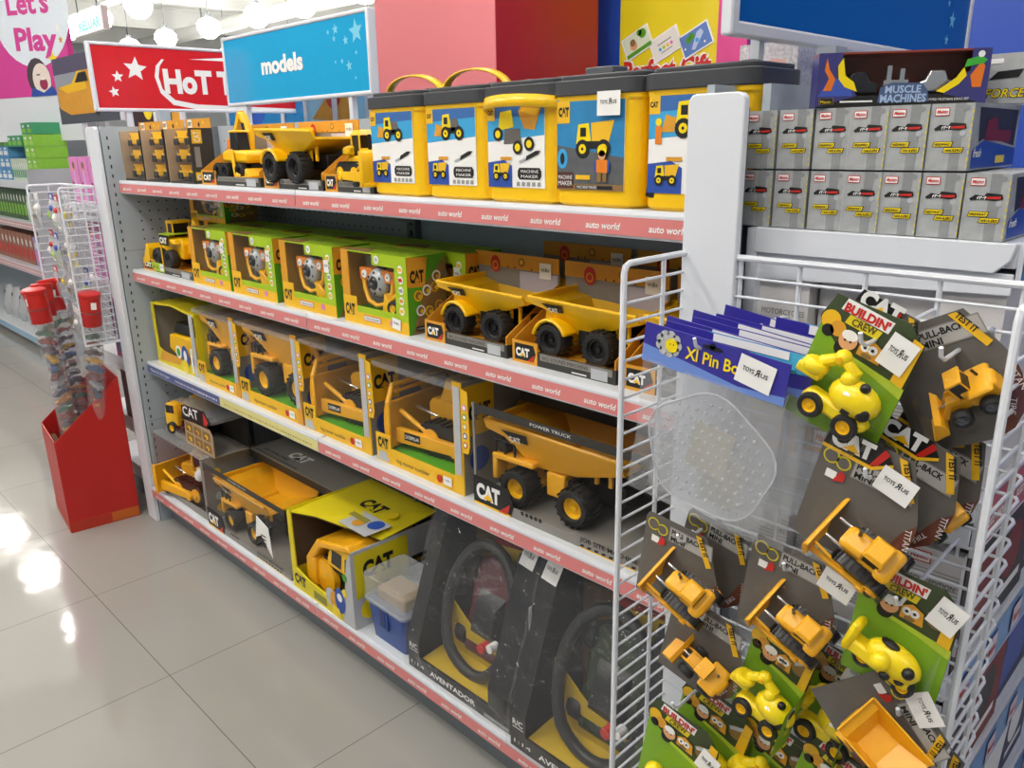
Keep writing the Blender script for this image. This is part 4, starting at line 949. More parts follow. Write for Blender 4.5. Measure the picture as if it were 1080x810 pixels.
f = F(b, (0, .006, 0), (1, 0, 0), (0, 0, 1)); f.poly([(.005, .09), (.06, .095), (.06, .115), (.015, .11)], CYEL, 1); cat_logo(f, .018, .093, .015, INK, 2, tri=CYEL, w=.034); b.box(0, .065, .0, .01, 0, .022, DRED); f = F(b, (0, 0, 0), (1, 0, 0), (0, 0, 1)); f.q(.004, .004, .025, .018, RED, 1); f.txt('TOUGH', .028, .007, .008, WHT, 1, w=.03)
b.build('carton', t, smooth=False)
b = B(); b.prism([(.012, .04), (.055, .035), (.058, .06), (.045, .078), (.02, .075)], -.01, .006, YEL); b.build('vehicle_body', t, bevel=.003)
for x, z in ((.02, .045), (.045, .04)): wheel(t, TR(x, .0, z-.014, s=.1), 0, -.12, .14, .1, hub=YEL, n=12)

# ================================================================ bottom shelf
Z4 = ZS[3]
def flat_window(t, W, H, D, col=CDRK, frame=CGRY):
    b = B(); b.box(0, W, 0, D, 0, .004, col); b.box(0, W, D-.003, D, 0, H, col); b.box(W-.012, W, 0, D, 0, H, frame); b.box(0, .004, 0, D, 0, H, FILM)
    b.prism([(0, 0), (W, 0), (W, .03), (0, .018)], 0, .003, frame); b.box(0, .008, 0, .004, 0, H, frame)
    b.prism([(0, .0), (.08, .0), (.088, .03), (.078, .055), (0, .058)], -.002, 0, INK); f = F(b, (0, -.002, 0), (1, 0, 0), (0, 0, 1)); f.poly([(.055, .003), (.075, .003), (.083, .028)], RED, 2); cat_logo(f, .008, .018, .026, WHT, 3, tri=YEL, w=.045)
    return b
t = thing('bulldozer_window_box', 'dark window box of amber bulldozer at the far end of the bottom shelf', 'toy box', (.03, -.04, Z4))
W, H, D = .43, .235, .2
b = flat_window(t, W, H, D); b.box(0, W, 0, D, H-.003, H, GFLAP); f = F(b, (W, 0, 0), (0, 1, 0), (0, 0, 1)); 
for k in range(4): f.disc(.05, .04+k*.045, .015, [CYEL, SLV, CBRN, CYEL][k], 1)
b.build('carton', t, smooth=False); b = B(); b.box(.008, W-.012, .0008, .0014, .02, H, FILM); b.build('window_film', t, smooth=False)
b = B(); b.box(W*.72, W*.78, .03, .05, .12, .16, WHT); b.disc if False else None; b.ball((W*.78, .03, .14), .022, WHT, 12); b.build('white_tag_ball', t)
bulldozer(t, TR(.20, .09, .012, s=.30, rz=R(8)), yel=YEL2, badge=False)
t = thing('cement_mixer_window_box', 'grey window box of cement mixer with CAT plate, standing on the bulldozer box', 'toy box', (.07, .0, Z4+.237))
W, H, D = .42, .15, .13
b = B(); b.box(0, W, 0, D, 0, .004, CGRY); b.box(0, W, D-.003, D, 0, H, CDRK); b.prism([(0, 0), (W, 0), (W, .02), (0, .02)], 0, .003, CGRY); b.box(.0, .004, 0, D, 0, .03, CGRY)
b.prism([(.19, .0), (W, .0), (W, .075), (.40, .10), (.20, .10)], -.002, .002, CTAN)
b.prism([(.19, .095), (.40, .11), (.42, .13), (.38, .165), (.20, .15)], -.006, -.003, INK); f = F(b, (.19, -.006, .095), (1, 0, 0), (.0, 0, 1)); f.poly([(.185, .018), (.205, .02), (.225, .038), (.19, .066)], RED, 1); f.txt('CAT', .02, .02, .036, WHT, 3, w=.13, bold=.02, rot=.06)
f = F(b, (.19, -.002, .0), (1, 0, 0), (0, 0, 1)); 
for r_ in range(2):
    for k in range(3): f.q(.015+k*.07, .012+r_*.042, .075+k*.07, .045+r_*.042, CBRN, 1); f.disc(.045+k*.07, .026+r_*.042, .014, [CYEL, CORG, CYEL][k], 2, ry=.009); f.disc(.038+k*.07, .021+r_*.042, .005, INK, 3, n=8)
b.build('carton', t, smooth=False); b = B(); b.box(.0, .19, .0008, .0014, .02, H, FILM); b.prism([(.12, H), (.2, .16), (W, .13), (W, .12), (.2, .15)], .0, D, GFLAP); b.build('window_film', t, smooth=False)
mixer(t, TR(.125, .065, .005, s=.235, rz=R(20)))
t = thing('dump_truck_window_box', 'dark window box of amber dump truck, between the bulldozer box and the torn yellow box', 'toy box', (.475, -.045, Z4))
job_box(t, .56, .235, .36); dump_truck(t, TR(.20, .13, .008, s=.32, rz=R(2)), yel=YEL2, bed=YEL2, r=.12, hub=YEL, wheels=(-.25, .22), zb=.27, zt=.54, deck=True)
b = B(); b.prism([(.36, .08), (.40, .10), (.46, .04), (.45, .14), (.38, .16)], -.004, -.002, WHT); f = F(b, (.38, -.004, .06), (1, 0, 0), (0, 0, 1))
for k in range(4): f.q(.02, .004+k*.012, .05, .009+k*.012, INK, 1)
b.build('torn_tag', t, smooth=False)
# torn yellow box with large truck standing on its back wheels
t = thing('torn_yellow_window_box', 'torn bright yellow CAT window box with big truck inside, front of the bottom shelf', 'toy box', (1.06, -.05, Z4), rz=R(-1))
W, H, D = .335, .255, .30
b = B(); b.box(0, W, 0, D, 0, .004, CYL2); b.box(0, W, D-.003, D, 0, H, BROWNI); b.box(W-.003, W, .0, D, 0, H-.02, SLV)
b.prism([(0, 0), (0, H-.01), (.022, H+.006), (.026, .07), (.09, .055), (W, .045), (W, 0)], -.001, .003, CYL2); b.box(0, .003, 0, D, 0, H, CYL2); b.box(.0032, .0045, .012, D-.01, .06, H-.012, BROWNI)
b.prism([(W-.06, .0), (W-.02, H-.05), (W, H-.02), (W, 0)], -.002, .002, SLV)
b.add([(0, .0, H-.01), (W*.35, 0.03, H+.002), (W, .10, H-.018), (W, D, H), (0, D, H)], [(0, 1, 2, 3, 4)], CYL2)
b.add([(0, .0, H-.014), (W*.35, 0.03, H-.002), (W, .10, H-.022), (W, D, H-.004), (0, D, H-.004)], [(4, 3, 2, 1, 0)], BROWNI)
b.add([(W, .10, H-.018), (W, .0, H-.055), (W, .0, H-.06), (W, .10, H-.03)], [(0, 1, 2, 3)], SLV)
f = F(b, (0, 0, H), (1, 0, 0), (0, 1, 0), .0012); cat_logo(f, W*.38, D*.55, .045, INK, 1, tri=CYL2, w=.10); f.q(W*.55, D*.2, W*.95, D*.5, SLV, 1); f.disc(W*.7, D*.32, .02, CORG, 2); f.disc(W*.85, D*.4, .025, BLUE, 2); f.disc(W*.8, D*.62, .02, LEM, 2); f.q(W*.5, D*.35, W*.75, D*.42, mat('print_khaki', '#8f8a3a', .5), 3)
f = F(b, (W, 0, 0), (0, 1, 0), (0, 0, 1), .0006); f.q(.01, .09, D*.62, H-.03, CYL2, 1); cat_logo(f, .035, .15, .045, INK, 2, tri=CYL2, w=.10); f.q(D*.62, .12, D*.97, .15, INK, 2); f.txt('TOUGH TRUCKS', D*.64, .127, .012, CYEL, 3, w=D*.3); f.disc(.11, .09, .022, INK, 3); f.disc(.11, .085, .018, CYEL, 4); f.disc(.05, .05, .03, LEM, 1)
f = F(b, (0, -.0012, 0), (1, 0, 0), (0, 0, 1), .0006); cat_logo(f, .012, .022, .03, INK, 1, tri=CYL2, w=.065); f.q(.12, .01, .19, .035, mat('print_khaki', '#8f8a3a', .5), 1); f.disc(W*.66, .055, .03, SLV, 2); f.disc(W*.7, .05, .02, CORG, 3, ry=.03); f.disc(W*.8, .065, .026, BLUE, 4, ry=.04); f.disc(W*.8, .075, .013, WHT, 5); f.poly([(W*.66, .005), (W*.8, .01), (W*.78, .035), (W*.68, .04)], LEM, 5); f.disc(W*.9, .15, .012, CGR2, 4); f.disc(W*.88, .10, .012, LEM, 4)
b.build('carton', t, smooth=False)
b = B(); b.prism([(.045, .035), (.05, .11), (.12, .19), (.28, .225), (.30, .21), (.14, .17), (.085, .11), (.08, .04)], .02, .24, YEL2); b.box(.06, .1, .02, .24, .03, .12, YEL2); b.build('dump_bed', t, bevel=.006)
b = B(); b.prism([(.15, .12), (.17, .18), (.20, .205), (.30, .20), (.32, .12)], .03, .12, YEL); f = F(b, (.15, .03, .12), (1, 0, 0), (0, 0, 1), .001); f.poly([(.03, .015), (.04, .06), (.09, .06), (.08, .012)], BLK, 1); f.poly([(.1, .012), (.105, .055), (.14, .055), (.145, .015)], BLK, 1); b.build('cab', t, bevel=.006)
b = B(); b.lathe([(0, -.075), (.03, -.07), (.052, -.068), (.056, -.05)], YEL2, o=(.13, .10, .07), ax='y', n=20); b.build('wheel_disc', t)
b = B(); b.lathe([(.03, -.05), (.058, -.05), (.060, .06), (.03, .06)], TYRE, o=(.13, .10, .07), ax='y', n=20, close=True); b.box(.12, .30, .04, .18, .10, .135, TYRE); b.build('roller', t, bevel=.003)
# boxes of the rear row
t = thing('bulldozer_window_box', 'yellow-edged box of the rear row on the bottom shelf, behind the dump truck box', 'toy box', (.90, .19, Z4+.0))
job_box(t, .36, .22, .17); bulldozer(t, TR(.18, .08, .01, s=.28), yel=YEL2, badge=False)
b = B(); b.box(.28, .36, .0, .003, .15, .22, CYL2); f = F(b, (.28, 0, .15), (1, 0, 0), (0, 0, 1)); cat_logo(f, .012, .02, .03, INK, 1, tri=CYL2, w=.055); b.build('corner_card', t, smooth=False)
t = thing('dark_window_box', 'dark box of the rear row with amber truck, behind the torn yellow box', 'toy box', (1.30, .235, Z4))
job_box(t, .46, .29, .13)
b = B(); b.prism([(.10, .20), (.13, .27), (.24, .27), (.27, .20)], .02, .1, YEL2); f = F(b, (.1, .02, .2), (1, 0, 0), (0, 0, 1)); f.q(.05, .02, .11, .055, BLK, 1); b.build('vehicle_body', t, bevel=.004)

# blue tub with clear lid
t = thing('blue_storage_tub', 'small blue plastic tub with frosted clear lid, between the yellow box and black box', 'tub', (1.425, -.04, Z4))
TUB = mat('tub_blue', '#2d4c92', .35, noise=.05)
def taper(b, x0, x1, y0, y1, z0, z1, d, m, r=.015):
    p0 = rrect(x0+d, x1-d, y0+d, y1-d, r); p1 = rrect(x0, x1, y0, y1, r); n = len(p0)
    b.add([(x, y, z0) for x, y in p0]+[(x, y, z1) for x, y in p1], [(i, (i+1) % n, n+(i+1) % n, n+i) for i in range(n)]+[tuple(range(n-1, -1, -1)), tuple(range(n, 2*n))], m)
b = B(); taper(b, .004, .171, 0, .13, 0, .115, .010, TUB); b.box(.06, .10, -.002, .004, .05, .11, TUB); b.box(.068, .092, -.0035, .0, .055, .105, mat('tub_navy', '#1c3370', .4)); b.build('tub', t, bevel=.002)
LIDF = film('frosted_lid', tint=(.9, .93, .95), body=.22, mix=.06, rough=.2)
b = B(); taper(b, .0, .175, -.004, .134, .116, .19, -.0, LIDF); b.prism(rrect(-.003, .178, -.007, .137, .016), .112, .122, LIDF, ax='z'); b.build('lid', t, bevel=.002)
b = B(); b.box(.03, .15, .02, .10, .116, .15, CTAN); b.build('contents', t, bevel=.006)

# large black display boxes of radio-controlled cars, standing with their open display tops
def rc_box(t, W, H, D=.30, car='red', alt=0):
    b = B(); BI = mat('insert_brown', '#7a5c2a', .6, noise=.15, scale=8)
    side = [(0, 0), (D, 0), (D, H), (D*.42, H), (.03, H*.35), (0, H*.2)]      # (y, z): the sides lean back
    b.prism(side, 0, .004, BLK, ax='x'); b.prism(side, W-.022, W, BLK, ax='x')
    b.box(0, W, 0, D, 0, .004, BLK); b.box(0, W, D-.004, D, 0, H, BLK)
    b.prism([(0, 0), (W, 0), (W, .04), (.0, .04)], -.0, .004, BLK)
    # front rim: a slanting black frame round the opening
    def fr(x0, x1, z0, z1):
        def yy(z): return max(0, (z-H*.2)/(H*.8))*D*.42
        b.add([(x0, yy(z0), z0), (x1, yy(z0), z0), (x1, yy(z1), z1), (x0, yy(z1), z1)], [(0, 1, 2, 3)], BLK)
    fr(0, .045, 0.03, H*.2); fr(0, .045, H*.2, H); fr(W-.075, W, .03, H*.2); fr(W-.075, W, H*.2, H*.9)
    f = F(b, (0, 0, 0), (1, 0, 0), (0, 0, 1)); f.txt('R/C', .008, .06, .015, WHT, 2, w=.03, bold=.02); f.q(.008, .053, .04, .055, WHT, 2)
    f.txt('AVENTADOR', .085, .012, .014, WHT, 2, w=W*.45, bold=.03); f.txt('1:14', .012, .014, .010, WHT, 2, w=.05)
    f.q(W*.76, .004, W*.98, .014, GRYP, 2)
    f = F(b, (W-.07, 0, 0), (1, 0, 0), (0, .28, 1), .003)
    for k in range(3): f.disc(.028, .11+k*.032, .011, WHT, 2, n=14); f.disc(.028, .11+k*.032, .0095, BLK, 3, n=14); f.q(.024, .104+k*.032, .031, .117+k*.032, WHT, 4)
    b.build('carton', t, smooth=False)
    YI = mat('insert_yellow', '#c9a812', .6, noise=.1, scale=6); RI = mat('insert_red', '#a42a22', .6)
    b = B(); b.box(.004, W-.024, D*.8, D*.82, .01, H-.01, BI); b.add([(.045, .01, .035), (W-.075, .01, .035), (W-.075, D*.5, .05), (.045, D*.5, .05)], [(0, 1, 2, 3)], YI)
    b.prism([(.05, .04), (W-.08, .04), (W-.08, .10), (.16, .12), (.05, .2)], D*.30, D*.31, YI)
    b.prism([(.15, H*.62), (.33, H*.52), (.34, H*.68), (.28, H*.80), (.16, H*.76)], D*.6, D*.61, YI)
    b.prism([(.14, H*.74), (W-.03, H*.70), (W-.03, H*.95), (.10, H*.95)], D*.62, D*.63, RI)
    b.build('display_insert', t, smooth=False)
    CR = mat('car_body_dark_'+car, {'red': '#5c3034', 'green': '#26331f'}[car], .25, coat=.4)
    T_ = TR(W*.50, D*.46, H*.40, rx=R(-16), s=.8)
    b = B(T_)
    o_ = [(-.085, -.15), (.085, -.15), (.10, -.09), (.09, .0), (.10, .09), (.08, .15), (.035, .17), (-.035, .17), (-.08, .15), (-.10, .09), (-.09, 0), (-.10, -.09)]
    b.prism(o_, -.03, .0, CR); b.build('car_body', t, bevel=.008)
    b = B(T_); b.add([(-.065, -.03, -.09), (.065, -.03, -.09), (.055, -.03, .06), (-.055, -.03, .06), (-.045, -.055, -.06), (.045, -.055, -.06), (.04, -.055, .02), (-.04, -.055, .02)], [(0, 1, 5, 4), (1, 2, 6, 5), (2, 3, 7, 6), (3, 0, 4, 7), (4, 5, 6, 7)], BLK); b.build('car_cabin', t)
    for x in (-.09, .09):
        for z in (-.10, .105):
            b = B(T_); b.lathe([(.012, -.022), (.034, -.022), (.04, -.012), (.04, .012), (.034, .022), (.012, .022)], TYRE, o=(x*1.12, -.01, z), ax='x', n=16, close=True); b.cyl((x*1.12-.015, -.01, z), (x*1.12+.015, -.01, z), .02, CHRM, 10); b.build('wheel', t)
    b = B(); cx, cz, rx_, rz_ = W*.50, H*.46, W*.30, H*.36
    b.tube([(cx+rx_*math.cos(2*PI*k/32), .045+max(0, (cz+rz_*math.sin(2*PI*k/32)-H*.2))*.32+.0, cz+rz_*math.sin(2*PI*k/32)) for k in range(32)], .014, mat('ring_charcoal', '#2b2c2e', .4), 10, closed=True); b.build('plastic_ring', t)
    b = B(); b.cyl((W*.60, .07, H*.30), (W*.60, .045, H*.30), .012, RED, 12); b.build('red_button', t)
    b = B(); b.cyl((W*.655, .08, H*.31), (W*.655, .055, H*.31), .011, WHT, 12); b.build('white_button', t)
    b = B(); nx, nz = 14, 16; random.seed(11+alt); vs_ = []
    for j in range(nz+1):
        s_ = j/nz; z = s_*(H+.02)
        y = -.008 if z < H*.2 else -.008+(z-H*.2)/(H*.8)*D*.42
        for i in range(nx+1):
            x = -.004+(W+.008)*i/nx
            vs_.append((x, y+random.uniform(-.006, .002)-.010*math.sin(PI*i/nx)*math.sin(PI*s_), z+(.02*math.sin(i*1.3+alt) if j == nz else 0)))
    fs = [(j*(nx+1)+i, j*(nx+1)+i+1, (j+1)*(nx+1)+i+1, (j+1)*(nx+1)+i) for j in range(nz) for i in range(nx)]
    b.add(vs_, fs, FILMB); b.build('plastic_wrap', t)
    b = B(); f = F(b, (W-.06 if not alt else .01, D*.34, H-.06), (1, 0, 0), (0, .5, 1), .003); price_tag(f, .02, .02, .045, .05, 2, rot=-.1); b.build('price_tag', t, smooth=False)
    if not alt: b = B(); b.box(W+.0002, W+.0012, D*.2, D*.23, H*.45, H*.7, WHT); b.build('white_tape', t, smooth=False)
t = thing('radio_controlled_car_box', 'black display box with large dark red toy car under crinkled film, beside the blue tub', 'toy box', (1.615, -.045, Z4), group='wrapped black car boxes on the bottom shelf')
rc_box(t, .37, .43, car='red')
t = thing('radio_controlled_car_box', 'black display box with large dark green toy car under film, nearest the wire rack', 'toy box', (2.0, -.062, Z4), group='wrapped black car boxes on the bottom shelf')
rc_box(t, .375, .435, car='green', alt=3)
# ================================================================ end-of-run shelving (its open side faces us)
STONE = mat('box_stone_grey', '#a9acad', .5, noise=.3, scale=60); STON2 = mat('box_stone_dark', '#8d9091', .5, noise=.35, scale=60)
CAPX0, CAPX1 = 2.47, 2.80
SBLU = mat('ticket_strip_blue', '#6f9fd4', .35, noise=.03)
def end_cap(x0, x1, zs, label, s, L=.95):
    """shelves run along y; ticket strips on the side facing away from the main run (s = +1: towards +x)"""
    t = thing('end_shelving', label, 'shelving', (0, 0, 0))
    xb = x0 if s > 0 else x1
    b = B(); b.box(xb-.012 if s > 0 else xb, xb if s > 0 else xb+.012, .01, L, .08, 1.50, PEG); b.build('back_panel', t, smooth=False)
    for k, z in enumerate(zs):
        b = B(); b.box(x0, x1, .004, L, z-.03, z-.001, METW)
        r = .018; zz = z-.036
        b.prism([(x0, z), (x1, z), (x1-.004, z-.02), (x1-.02, zz), (x0, zz)] if s > 0 else [(x1, z), (x0, z), (x0+.004, z-.02), (x0+.02, zz), (x1, zz)], -.006, .004, METW)
        b.prism([(x0, z-.036), (x1-.0, z-.036), (x1, z-.062), (x0, z-.075)], .002, .006, METW)
        o = b.build('shelf', t, bevel=.0015)
        xf = x1 if s > 0 else x0
        b = B(); hh = .08 if k else .05
        b.box(min(xf, xf+s*.006), max(xf, xf+s*.006), .01, L, z-hh, z, METW)
        f = F(b, (xf+s*.006, .01 if s > 0 else L, z-hh), (0, s, 0), (0, 0, 1), .001)
        if k == 1 and s > 0: f.q(0, .006, L-.01, hh-.004, mat('price_strip_rose', '#b8475a', .35), 1); [f.txt('auto world', .03+j*.14, .03, .02, WHT, 2, w=.10, shear=.2, bold=.02) for j in range(6)]
        elif k and s > 0:
            f.q(0, .006, L-.01, hh-.004, SBLU, 1)
            for j in range(7): f.q(.03+j*.135, .016, .085+j*.135, .066, mat('print_royal', '#24408f', .4), 2); f.q(.033+j*.135, .019, .082+j*.135, .063, mat('print_pale_pink', '#e6d5dd', .4), 3); f.txt('Maisto', .036+j*.135, .034, .014, RED, 4, w=.043, shear=.2, bold=.03)
        else: f.q(0, .006, L-.01, hh-.004, STRIP if s < 0 else SBLU, 1)
        b.build('price_strip', o, smooth=False)
        if k:
            b = B(); b.prism([(xb, z-.07), (xb, z-.16), (xb+s*.10, z-.09), (xb+s*.2, z-.07)], .001, .005, METW); b.build('shelf_bracket', t)
    b = B(); b.box(x0, x1-.01, .01, L, 0, .1, METD); b.build('base', t, smooth=False)
    b = B(); b.box(xb-.013 if s > 0 else xb-.004, xb+.004 if s > 0 else xb+.013, -.004, .02, 0, zs[0]-.002, METW); b.build('front_upright', t)
    b = B(); b.box(xb-.03 if s > 0 else xb, xb if s > 0 else xb+.03, .2, .24, 0, 1.56, METG); b.build('upright', t, smooth=False)
    return t
end_cap(CAPX0, CAPX1, [1.306, .975, .70, .43, .15], 'white end shelving holding grey truck boxes, behind the near wire rack', 1)

def small_logo(f, x, y, w, h, l=3):
    f.q(x, y, x+w, y+h, RED, l); f.q(x+w*.05, y+h*.1, x+w*.95, y+h*.9, WHT, l+1); f.txt('Maisto', x+w*.12, y+h*.3, h*.45, RED, l+2, w=w*.76, shear=.2, bold=.03)
def hauler(W=.0475, H=.0775, D=.19):
    t = thing('truck_box', 'x', 'toy box', (0, 0, 0))
    b = B(); b.box(0, W, 0, D, 0, H, STONE)
    f = F(b, (0, 0, 0), (1, 0, 0), (0, 0, 1), .0003)
    f.q(W*.55, 0, W*.8, H, STON2, 1); small_logo(f, W*.1, H*.82, W*.34, H*.12)
    f.disc(W*.82, H*.93, W*.09, STON2, 2, ry=H*.04); f.disc(W*.8, H*.56, W*.07, SLV, 3)
    f.poly([(W*.12, H*.63), (W*.25, H*.69), (W*.45, H*.67), (W*.5, H*.72), (W*.85, H*.7), (W*.88, H*.63), (W*.7, H*.6), (W*.4, H*.62), (W*.15, H*.6)], INK, 3); f.poly([(W*.5, H*.66), (W*.84, H*.67), (W*.82, H*.63), (W*.52, H*.63)], RED, 4); f.txt('fM', W*.28, H*.62, H*.05, WHT, 5, w=W*.2, shear=.3)
    f.poly([(W*.12, H*.36), (W*.16, H*.44), (W*.62, H*.44), (W*.58, H*.36)], INK, 3); f.poly([(W*.14, H*.365), (W*.175, H*.432), (W*.6, H*.432), (W*.565, H*.365)], LEM, 4); f.txt('HIGHWAY', W*.17, H*.378, H*.04, INK, 5, w=W*.38, shear=.3, bold=.03)
    f.poly([(W*.38, H*.27), (W*.42, H*.35), (W*.88, H*.35), (W*.84, H*.27)], INK, 3); f.poly([(W*.4, H*.275), (W*.435, H*.342), (W*.86, H*.342), (W*.825, H*.275)], LEM, 4); f.txt('HAULERS', W*.44, H*.288, H*.04, INK, 5, w=W*.37, shear=.3, bold=.03)
    f.poly([(W*.6, H*.04), (W*.8, H*.04), (W*.7, H*.1)], STON2, 2); f.q(0, 0, W*.015, H, SLV, 2)
    for k in range(9): f.q(W*.97, H*(.05+k*.1), W, H*(.1+k*.1), CYL2, 2)
    b.build('carton', t, smooth=False)
    # window on the shop-side face
    b = B(); f = F(b, (W, 0, 0), (0, 1, 0), (0, 0, 1), .0004); f.poly([(.01, .002), (D, .002), (D, H*.3), (.05, H*.45), (.01, H*.3)], BLUE, 1); f.poly([(.03, H*.42), (.06, H*.5), (D-.01, H*.34), (D-.01, H*.92), (.02, H*.94)], CDRK, 1)
    f.txt('fresh', .012, H*.2, .010, WHT, 3, w=.03, shear=.3, bold=.02); f.poly([(.05, H*.45), (.055, H*.75), (.09, H*.8), (.10, H*.6), (D-.03, H*.6), (D-.03, H*.4)], DRED, 2); f.q(D*.55, H*.08, D*.75, H*.2, LEM, 3)
    b.build('window_side', t, smooth=False); return t
xs = [2.436, 2.487, 2.538, 2.586, 2.633, 2.682, 2.733, 2.783]
h0 = hauler(); first = True
for row, (n, z, off) in enumerate(((7, 1.3065, 0), (6, 1.3865, 0))):
    for i in range(n):
        t = h0 if first else copy_tree(h0); first = False
        t.location = (xs[i]+.0015, .004+.002*((i*7) % 3), z)
        nth = ('first', 'second', 'third', 'fourth', 'fifth', 'sixth', 'seventh')[n-1-i]
        t['label'] = 'grey truck box of the %s row, %s from the right end' % (('lower', 'upper')[row], nth)
        t['group'] = 'grey truck boxes of the %s row' % ('lower', 'upper')[row]

# flame-printed boxed car set turned towards us on top of the grey boxes
t = thing('flame_printed_car_set_box', 'wide purple box with orange flames and two chrome toy cars, lying on the grey boxes', 'toy box', (2.541, -.002, 1.4655), rz=R(34))
W, H, D = .205, .066, .052; FP = mat('box_violet', '#3b3a78', .4, noise=.1); FO = mat('flame_orange', '#e8791e', .4)
b = B(); b.box(0, W, D-.002, D, 0, H, mat('box_rust', '#7e3b22', .5, noise=.2, scale=30)); b.box(0, W, 0, D, 0, .002, FP); b.box(0, .002, 0, D, 0, H, FP); b.box(W-.002, W, 0, D, 0, H, FP); b.box(0, W, 0, D, H-.002, H, mat('box_rust_red', '#8f3a2a', .5))
b.box(0, W, 0, .002, 0, .013, INK); b.prism([(0, 0), (.05, .013), (.04, .03), (.024, .04), (.03, H), (0, H)], 0, .002, FP); b.prism([(W, 0), (W-.05, .013), (W-.04, .03), (W-.022, .04), (W-.022, H), (W, H)], 0, .002, FP)
f = F(b, (0, 0, 0), (1, 0, 0), (0, 0, 1), .0003)
f.poly([(.002, .013), (.045, .013), (.04, .028), (.028, .036), (.012, .03)], mat('box_blue', '#4059b5', .4), 1)
f.poly([(.008, .02), (.018, .02), (.022, .034), (.014, .046), (.01, .06), (.008, .045), (.014, .035)], FO, 2); f.poly([(.026, .034), (.034, .024), (.05, .018), (.045, .03), (.034, .038), (.03, .06), (.024, .05)], LEM, 2)
f.poly([(W-.008, .02), (W-.018, .02), (W-.022, .034), (W-.014, .046), (W-.01, .05), (W-.006, .045)], FO, 2); f.poly([(W-.026, .034), (W-.034, .024), (W-.05, .014), (W-.06, .016), (W-.038, .032), (W-.03, .044)], LEM, 2)
f.disc(W-.012, H-.007, .004, WHT, 3); f.poly([(W-.03, H-.022), (W-.008, H-.018), (W-.004, H-.014), (W-.012, H-.009), (W-.028, H-.013)], mat('splash_green', '#3fae3a', .4), 3)
f.poly([(W*.37, .004), (W*.38, .022), (W*.45, .028), (W*.62, .027), (W*.66, .018), (W*.67, .004)], mat('logo_slate', '#4a5a80', .4), 3); f.txt('MUSCLE', W*.41, .0155, .009, mat('logo_pale', '#a8c0e0', .4), 4, w=W*.21, bold=.03); f.txt('MACHINES', W*.385, .004, .010, mat('logo_pale', '#a8c0e0', .4), 4, w=W*.27, bold=.03)
f.q(.004, .003, .022, .011, CBRN, 3); f.q(.005, .0035, .021, .0105, INK, 4); f.txt('Maisto', .006, .0045, .004, LEM, 5, w=.013); f.q(.03, .005, .07, .007, WHT, 3); f.txt('1964 FORD MUSTANG DRAG SET', W-.075, .005, .003, WHT, 3, w=.055)
b.build('carton', t, smooth=False)
b = B(); b.box(.03, W-.03, .0006, .001, .013, H-.003, FILM); b.build('window_film', t, smooth=False)
for x in (.055, .15):
    b = B(TR(x, .028, .016)); b.prism([(-.022, .0), (.022, .0), (.024, .012), (.013, .015), (.008, .027), (-.010, .027), (-.015, .015), (-.024, .012)], -.014, .014, CHRM if x > .1 else mat('toy_car_black', '#23262b', .2)); b.build('toy_car', t, bevel=.002)
b = B(TR(.1, .028, .016)); b.box(-.015, .015, -.012, .012, 0, .016, CHRM); b.cyl((-.008, -.005, .016), (-.008, -.005, .034), .004, CHRM, 8); b.cyl((.008, -.005, .016), (.008, -.005, .03), .004, CHRM, 8); b.build('toy_engine', t)

t = thing('grey_car_box', 'grey boxed toy marked FORCES, upper right behind the flame-printed box', 'toy box', (2.665, .17, 1.466)); W, H, D = .085, .062, .12
b = B(); b.box(0, W, 0, D, 0, H, STONE); f = F(b, (0, 0, 0), (1, 0, 0), (0, 0, 1)); f.txt('FORCES', .028, .008, .011, INK, 2, w=.052, shear=.2, bold=.05); f.txt('FORCES', .028, .008, .011, LEM, 3, w=.052, shear=.2, bold=.01); f.poly([(.03, .03), (.04, .04), (.07, .042), (.065, .032)], INK, 2); f.q(.03, .05, .045, .056, WHT, 2); b.build('carton', t, smooth=False)
t = thing('holographic_box', 'tall glittering silver box at the back of the end shelf, behind the sign post', 'toy box', (2.25, .30, 1.50)); GLT = mat('glitter_silver', '#c9c6cc', .25, noise=.6, scale=160)
b = B(); b.box(0, .11, 0, .09, 0, .085, GLT); f = F(b, (0, 0, 0), (1, 0, 0), (0, 0, 1)); f.q(.018, .01, .028, .08, PINK, 1); f.poly([(.05, .03), (.085, .035), (.09, .055), (.06, .06)], mat('print_blush', '#d8a8a0', .4), 1); f.q(.045, .004, .1, .012, WHT, 1); b.build('carton', t, smooth=False)

# boxes on the lower shelves, seen from their ends
def cycle_box(word, W=.0765, H=.255, D=.30, orange=True):
    t = thing('model_vehicle_box', 'x', 'toy box', (0, 0, 0)); RIB = mat('box_rib_grey', '#a9a7a4', .5); PAL = mat('box_pale', '#d8d5d4', .5, noise=.05)
    b = B(); b.box(0, W, 0, D, 0, H, PAL); f = F(b, (0, 0, 0), (1, 0, 0), (0, 0, 1), .0003)
    for k in range(20): f.q(.0, H*.28+k*.0055, W, H*.28+k*.0055+.0018, RIB, 1)
    f.txt(word, W*.08, H*.72, .0085, DGRY, 2, w=W*.86)
    if orange: f.q(0, 0, W, H*.17, CORG, 2); f.q(W*.1, H*.03, W*.62, H*.14, CDRK, 3); small_logo(f, W*.14, H*.04, W*.45, H*.09, 4); f.q(0, H*.17, W, H*.24, CYL2, 2)
    else: f.q(0, 0, W, H*.12, STON2, 2); small_logo(f, W*.1, H*.88, W*.4, H*.09, 4)
    b.build('carton', t, smooth=False); return t
c0 = cycle_box('MOTORCYCLES', H=.285); c1 = cycle_box('SPECIAL EDITION', H=.19, orange=False); c2 = cycle_box('ALLSTARS', H=.19, orange=False)
